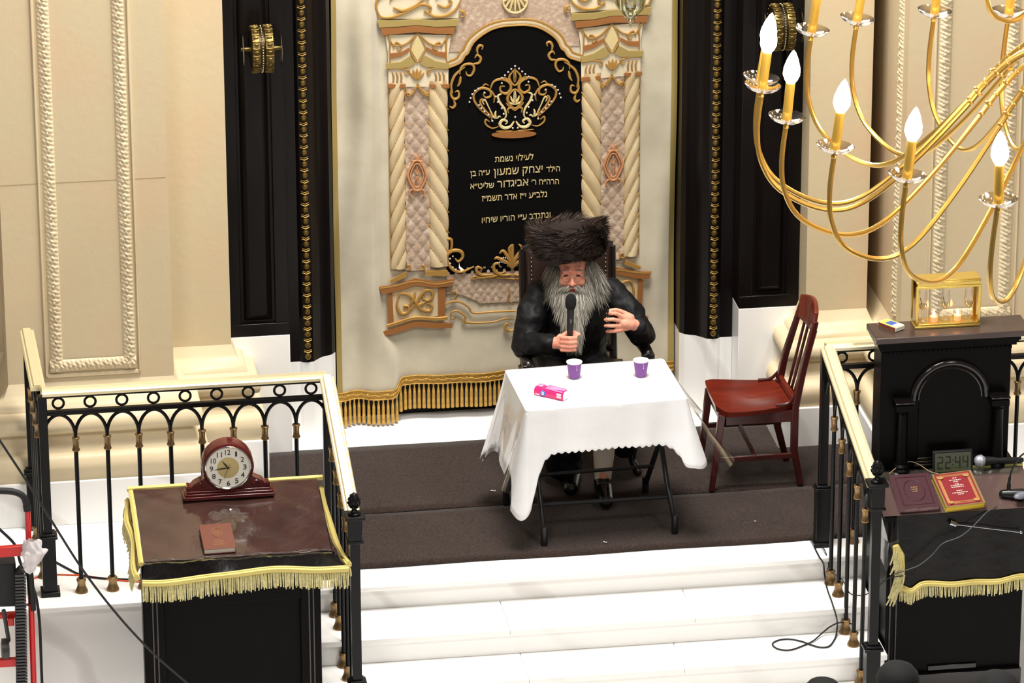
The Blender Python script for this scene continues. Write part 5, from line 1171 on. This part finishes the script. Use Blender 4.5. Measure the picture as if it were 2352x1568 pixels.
for d in range(150, 510, 30): arm(d+4, .68, .68)
m_ = MB(); m_.lathe([(.0,-.22),(.02,-.20),(.035,-.16),(.02,-.12),(.03,-.08),(.07,-.03),(.085,.03),(.06,.09),(.03,.13),(.025,.30),(.05,.36),(.05,.42),(.022,.48),(.022,.62),(.06,.68),(.055,.74),(.025,.80),(.02,1.05),(.01,1.1)], HUB, 20, TIL)
part('central_stem', m_, CGOLD, cht)
m_ = MB(); tpz = HUB + TIL @ V((0,0,1.08)); m_.tube([tpz, tpz+V((.0,0,2.4))], .012, 8); part('hanging_rod', m_, CGOLD, cht)
# ================================================================== SCONCES, HANGING LAMP
def sconce(px, py, lab):
    p = aty(px, py, .93); r = thing('wall_sconce', lab, 'wall lamp', p); RY = M.Rotation(radians(90), 3, 'Y'); R = .112
    AG = bpy.data.materials.get('sconce_gold') or mat('sconce_gold', (104,86,44), .35, .8)
    for x0, w_ in ((-.052,.040),(.012,.044)):
        m_ = MB(); m_.lathe([(R-.012,x0),(R,x0+.003),(R+.004,x0+w_/2),(R,x0+w_-.003),(R-.012,x0+w_)], p, 44, RY, cap=False)
        for k in range(40):
            a = 2*pi*k/40; q = p + RY @ V(((R+.004)*cos(a), (R+.004)*sin(a), x0+w_/2)); t = RY @ V((-sin(a), cos(a), 0))
            if k % 2: m_.ell(q, (w_*.36, .007, .007), 8, 5)
            else: m_.tube([q+V((-w_*.45,0,0)), q+V((0,0,0))+t*.004, q+V((w_*.45,0,0))], .0035, 5)
        part('ornate_band', m_, AG, r)
    m_ = MB()
    for k in range(52): a = 2*pi*k/52; m_.ell(p + RY @ V(((R+.004)*cos(a), (R+.004)*sin(a), -.0005)), .0042, 7, 5)
    part('bead_row', m_, mat('silver_gilt', (210,196,150), .25, 1), r)
    part('drum', MB().lathe([(.0,-.05),(R-.014,-.05),(R-.014,.055),(0,.055)], p, 32, RY), mat('bronze_drum', (58,46,26), .4, .7), r)
    for x in (-.092, .094): part('glass_disc', MB().lathe([(.0,x-.004),(R-.03,x-.004),(R-.022,x),(R-.03,x+.004),(0,x+.004)], p, 32, RY), clear('sconce_glass', .35, rough=.04), r)
    m_ = MB(); m_.tube([p+V((-.1,0,0)), p+V((.1,0,0))], .012, 10); m_.tube([p, p+V((0,.12,0))], .018, 10); part('arm', m_, AG, r)
sconce(600, 112, 'gold banded drum wall lamp with glass discs on the dark panel left of the ark')
sconce(1795, 62, 'gold banded drum wall lamp on the dark panel behind the chandelier bulbs')
nt = aty(1448, 2, 1.05)
hl = thing('hanging_lamp', 'clear glass lamp bowl hanging before the top right of the ark curtain', 'hanging lamp', nt+V((0,0,-.14)))
part('glass_bowl', MB().lathe([(.0,-.085),(.03,-.082),(.042,-.07),(.052,-.05),(.075,-.02),(.082,.03),(.085,.09),(.080,.09),(.07,-.01),(.048,-.04),(.036,-.062),(0,-.07)], nt, 28), clear('lamp_glass', .38, (236,238,224), .05), hl)
part('drop', MB().lathe([(0,-.145),(.006,-.135),(.004,-.12),(.014,-.11),(.026,-.10),(.03,-.088),(.0,-.085)], nt, 16), clear('lamp_drop', .45, (236,238,224), .05), hl)
m_ = MB()
for k in range(4): a = radians(45+90*k); m_.tube([nt+V((.035*cos(a),.035*sin(a),-.07)), nt+V((.082*cos(a),.082*sin(a),-.02)), nt+V((.095*cos(a),.095*sin(a),.10)), nt+V((0,0,.55))], .006, 6)
m_.tube([nt+V((0,0,.55)), nt+V((0,0,1.6))], .006, 6); part('bracket', m_, mat('silver_gilt_bracket', (186,176,130), .25, 1), hl)
# ================================================================== HAND TRUCK AND BAG
REDP = mat('red_paint', (206,26,24), .35, coat=.3); RUB = mat('black_rubber', (22,22,24), .6)
YT = -1.15
def c_(px, py, dy=0.): return aty(px, py, YT+dy)
tr = thing('hand_truck', 'red hand truck with black grip and ribbed belt at the lower left edge', 'hand truck', (c_(40,1568).x, YT, Fz))
m_ = MB(); m_.tube(cr([c_(-60,1130), c_(0,1127), c_(35,1130), c_(55,1142), c_(62,1165)], 5), .016, 10); m_.tube([c_(61,1160), c_(63,1172)], .018, 10); part('grip', m_, RUB, tr)
zb_t = Fz+.06
for dx in (0, -190):
    a, b = c_(63+dx,1165), c_(72+dx,1400); e_ = c_(77+dx,1600); m_ = MB(); m_.tube([a, b, (e_.x, e_.y, zb_t)], .014, 10); part('upright', m_, REDP, tr)
m_ = MB(); m_.tube([c_(67,1300), c_(75,1400)], .017, 10); part('sleeve', m_, RUB, tr)
for y, h_ in ((1265,.05),(1520,.04)):
    m_ = MB(); m_.beam(c_(-125,y+10), c_(62,y-3), .03, h_); part('cross_bar', m_, REDP, tr, bev=.004)
m_ = MB(); m_.tube([c_(-110,1392,.03), c_(66,1388,.03)], .008, 8); part('axle', m_, mat('axle_steel', (150,150,156), .25, 1), tr)
bt = MB(); bp = [c_(34,1318,-.03), c_(46,1306,-.035), c_(56,1318,-.03), c_(60,1600,-.03), c_(38,1600,-.03)]; bz = lambda q: V((q.x, q.y, max(q.z, Fz+.02)))
bp = [bz(q) for q in bp]; bt.prism(bp, (0,.05,0)); part('belt', bt, RUB, tr, bev=.004)
tm_ = MB(); i = 0
while True:
    q = c_(47+i*.12, 1322+i*7.2, -.035)
    if q.z < Fz+.03: break
    tm_.obox(q, (.05,.012,.009)); i += 1
part('belt_ribs', tm_, mat('grey_rubber', (70,70,72), .6), tr)
m_ = MB(); m_.obox(c_(10,1335,.05), (.11,.09,.22)); part('motor_box', m_, RUB, tr, bev=.01)
m_ = MB(); m_.obox(c_(15,1412,.04), (.10,.03,.025)); m_.obox(c_(25,1425,.02), (.03,.04,.04)); part('red_clip', m_, REDP, tr, bev=.004)
m_ = MB(); m_.tube([c_(8,1400,.02), c_(20,1470,.02), c_(8,1490,.02)], .010, 8); m_.lathe([(.03,-.02),(.05,-.015),(.052,0),(.05,.015),(.03,.02)], c_(12,1490,.02), 20, M.Rotation(radians(90),3,'Y')); part('caster', m_, mat('grey_caster', (60,58,56), .4), tr)
m_ = MB(); m_.beam((c_(-125,1500).x, YT-.05, Fz+.015), (c_(70,1500).x, YT-.05, Fz+.015), .12, .02); part('toe_plate', m_, REDP, tr)
bg = MB(); bc = c_(72,1272,-.05)
def bag(u, v):
    a = 2*pi*u; t = v; w_ = .055*(1-abs(2*t-.7)**1.5*.55)*(1 if t < .98 else .3); k = noise.noise(V((cos(a)*2, sin(a)*2, t*6)))
    off = .012*sin(t*5)
    return V((bc.x+off+(w_+.022*k)*cos(a)*(.8+.35*t), bc.y-.01+(w_*.5+.012*k)*sin(a), bc.z+.075-.17*t+.012*k))
bg.grid(bag, 30, 22); one('plastic_bag', 'translucent white plastic bag tied to the red hand truck', 'bag', bg, mat('thin_white_plastic', (232,226,228), .3, alpha=.72), ang=180)
# ================================================================== CABLES
CBL = mat('black_cable', (24,24,26), .5)
def cable(label, pts, r=.005, m=None, name='cable'):
    mb = MB(); mb.tube(cr(pts, 6), r, 8); return one(name, label, 'cable', mb, m or CBL)
cable('black cable stretched diagonally down past the left railing and lectern', [aty(-40,950,-1.62), aty(0,1012,-1.6), aty(60,1103,-1.6), aty(118,1195,-1.6), aty(190,1308,-1.6), aty(270,1412,-1.6), aty(350,1498,-1.6), aty(430,1568,-1.6), aty(470,1600,-1.6)], .0055)
cable('short black cable at the left edge, passing behind the hand truck', [aty(-40,1180,-.95), aty(0,1216,-.95), aty(35,1252,-.95), aty(48,1295,-.95), aty(75,1345,-.95), aty(90,1420,-.95), V((-2.86,-.95,-.30)), V((-2.84,-1.0,Fz+.008)), V((-2.7,-1.0,Fz+.008))], .007)
cable('black cable lying on the marble platform behind the left railing', [atz(110,1280,.006), atz(150,1302,.006), atz(185,1319,.006), atz(230,1327,.006), atz(320,1332,.006), atz(420,1345,.006)], .005)
cable('orange cord lying on the marble platform behind the left railing', [atz(70,1332,.004), atz(100,1320,.004), atz(140,1319,.004), atz(200,1322,.004), atz(260,1331,.004), atz(380,1340,.004)], .004, mat('orange_cord', (230,92,40), .5))
cable('long black cable running down the right of the marble steps into a loop', [atz(1874,1236,.022), atz(1868,1248,.006), atz(1880,1275,.006), atz(1890,1291,.003), aty(1892,1300,-.61), aty(1894,1320,-.612), atz(1900,1352,-.13), atz(1910,1380,-.13), atz(1920,1412,-.13), aty(1923,1430,-.952), aty(1922,1448,-.955), atz(1918,1465,-.264), atz(1905,1483,-.264), atz(1885,1486,-.264), atz(1862,1480,-.264), atz(1840,1472,-.264), atz(1812,1467,-.264), atz(1787,1470,-.264), atz(1774,1479,-.264), atz(1788,1490,-.264), atz(1815,1492,-.264), atz(1845,1482,-.264), atz(1868,1471,-.262), aty(1890,1452,-.958), aty(1908,1438,-.956), aty(1930,1429,-.956), aty(1960,1433,-.956)], .004)
cable('thin black cable looping between the brass baluster feet beside the right steps', [atz(1878,1240,.012), aty(1895,1265,-.60), aty(1903,1295,-.615), aty(1900,1312,-.62), aty(1912,1316,-.7), aty(1935,1332,-.82), aty(1947,1355,-.9), aty(1958,1365,-1.0), aty(1985,1366,-1.1), aty(2010,1352,-1.18), aty(2040,1328,-1.2), aty(2075,1322,-1.2)], .0028)
cable('thin grey cable hanging from the desk microphone over the front of the cover', [ond(2290,1160,.012), ond(2272,1172,.012), aty(2262,1180,-1.14), aty(2235,1208,-1.175), aty(2205,1232,-1.185), aty(2165,1248,-1.19), aty(2140,1275,-1.19), aty(2112,1297,-1.2), aty(2090,1306,-1.2), aty(2050,1320,-1.2)], .0026, mat('grey_cable', (72,72,76), .5))
cable('thin beige wire curling over the back of the dark maroon book', [ond(2042,1088,.02), ond(2062,1072,.03), ond(2088,1060,.04), ond(2110,1066,.04), ond(2135,1082,.045), ond(2155,1088,.05)], .0022, mat('beige_wire', (150,128,96), .5))
# ================================================================== SCRAPS ON THE CARPET
SCR = mat('paper_scrap', (214,206,198), .8)
for px, py, L, lab in ((1133,1128,.026,'tiny curled paper scrap on the carpet left of the table'), (1390,1246,.018,'tiny paper scrap on the carpet in front of the table leg'), (1735,1198,.008,'tiny white speck on the carpet in front of the red chair')):
    p = atz(px, py, .022); mb = MB(); mb.grid(lambda u, v: p+V((L*(u-.5), .006*sin(u*7)+.008*(v-.5), .002+.004*sin(u*9+1)**2)), 8, 2); one('paper_scrap', lab, 'scrap', mb, SCR, solid=.001)
# ================================================================== LISTENERS AT THE FOOT OF THE STEPS (heads only reach the frame)
COAT = mat('black_coat', (15,15,17), .7); HAIRB = mat('dark_hair', (24,20,18), .7); VEL = mat('black_velvet_cap', (10,10,11), .85)
def listener(px, py, ztop, lab, hatr):
    d = ray(px, py); t = (ztop-CP.z)/d.z; top = CP+d*t; x, y = top.x, top.y
    r = thing('person', lab, 'person', (x, y, Fz)); b = MB()
    def q(a, b_, c): return V((x+a, y+b_, ztop-.12+c))
    b.ell(q(0,0,.0), (.075,.095,.115), 14, 10); b.ell(q(0,.03,-.05), (.06,.07,.08)); b.limb([q(0,.095,.0), q(0,.112,-.035)], [.010,.013], 8)
    for s in (-1, 1):
        b.ell(q(s*.078,.0,-.01), (.012,.020,.032), 10, 7); b.ell(q(s*.03,.085,.02), (.024,.012,.009), 8, 6)
        b.limb([q(s*.16,-.01,-.27), q(s*.21,.02,-.55), q(s*.19,.10,-.78)], [.055,.045,.034]); b.limb([q(s*.19,.10,-.78), q(s*.185,.12,-.88)], [.032,.026])
        for i in range(4): b.limb([q(s*(.20-.018*i),.13,-.88), q(s*(.198-.018*i),.145,-.93), q(s*(.192-.016*i),.14,-.965+.01*abs(i-1.5))], [.010,.0095,.008], 8)
        b.limb([q(s*.165,.14,-.84), q(s*.14,.165,-.88), q(s*.14,.165,-.905)], [.012,.010,.008], 8)
        hz = Fz-ztop+.12
        b.limb([q(s*.09,0,-.80), q(s*.095,.02,(-.80+hz)/2), q(s*.095,0,hz+.06)], [.09,.06,.04]); b.limb([q(s*.095,0,hz+.05), q(s*.10,.14,hz+.035)], [.038,.032])
    b.limb([q(0,-.005,-.08), q(0,-.01,-.22)], [.055,.06]); b.limb([q(0,-.01,-.28), q(0,0,-.55), q(0,0,-.80)], [.135,.135,.14]); b.limb([q(-.14,-.01,-.27), q(.14,-.01,-.27)], [.06,.06])
    bo_ = fuse('body', b, SKIN, r, .008, 3)
    c = MB(); c.limb([q(0,-.01,-.17), q(0,-.01,-.235), q(0,-.01,-.32), q(0,0,-.55), q(0,0,-.90), q(0,.0,-1.15)], [.085,.160,.170,.172,.18,.20]); c.limb([q(-.15,-.01,-.27), q(.15,-.01,-.27)], [.088,.088])
    for s in (-1, 1): c.limb([q(s*.165,-.01,-.27), q(s*.215,.02,-.55), q(s*.195,.09,-.79)], [.075,.066,.052])
    fuse('coat', c, COAT, r, .012, 5)
    tr_ = MB()
    for s in (-1, 1): tr_.limb([q(s*.09,0,-.85), q(s*.095,.02,(-.80+hz)/2), q(s*.095,0,hz+.09)], [.105,.08,.065])
    fuse('trousers', tr_, COAT, r, .012, 4)
    for s in (-1, 1): sm_ = MB(); sm_.limb([q(s*.095,-.01,hz+.055), q(s*.098,.08,hz+.05), q(s*.10,.16,hz+.04)], [.052,.048,.039]); fuse('shoe', sm_, bpy.data.materials['black_shoe'], r, .01, 3)
    hmb = MB(); hmb.ell(q(0,-.012,.012), (.080,.094,.108), 16, 11); part('hair', hmb, HAIRB, bo_)
    k = MB(); k.lathe([(.086,.035),(.088,.06),(.080,.085),(.062,.108),(.03,.122),(.0,.126)], q(0,-.012,0), 28, sx=hatr, sy=hatr*1.16); part('skull_cap', k, VEL, bo_)
listener(2062, 1523, 1.18, 'person with a round black skull cap, head showing at the bottom before the prayer stand', 1)
listener(1890, 1561, .88, 'person whose black skull cap just shows at the bottom edge below the steps', 1)
listener(2292, 1546, 1.32, 'person with a broad black skull cap at the bottom right corner of the picture', 1.08)
# ================================================================== LIGHT
w = bpy.data.worlds.new('hall'); SC.world = w; w.use_nodes = True
w.node_tree.nodes['Background'].inputs[0].default_value = (1, .94, .86, 1); w.node_tree.nodes['Background'].inputs[1].default_value = .1
def area(name, loc, size, power, tgt, colr=(1,.96,.905)):
    l = bpy.data.lights.new(name, 'AREA'); l.shape = 'DISK'; l.size = size; l.energy = power; l.color = colr
    o = bpy.data.objects.new(name, l); COL.objects.link(o); o.location = loc
    o.rotation_euler = (V(tgt)-V(loc)).to_track_quat('-Z', 'Y').to_euler(); return o
area('ceiling_lamp', (-.3, -1.2, 8.0), 3.0, 680, (-.3, -1.2, 0))
area('ceiling_lamp', (-4.2, -8.0, 8.2), 1.8, 162, (-1.2, .5, .8))
area('ceiling_lamp', (3.6, -8.0, 8.2), 1.8, 162, (.8, .5, .8))
SC.view_settings.view_transform = 'Standard'; SC.view_settings.look = 'None'; SC.view_settings.gamma = 1
SC.view_settings.exposure = .55
SC.view_settings.use_curve_mapping = False
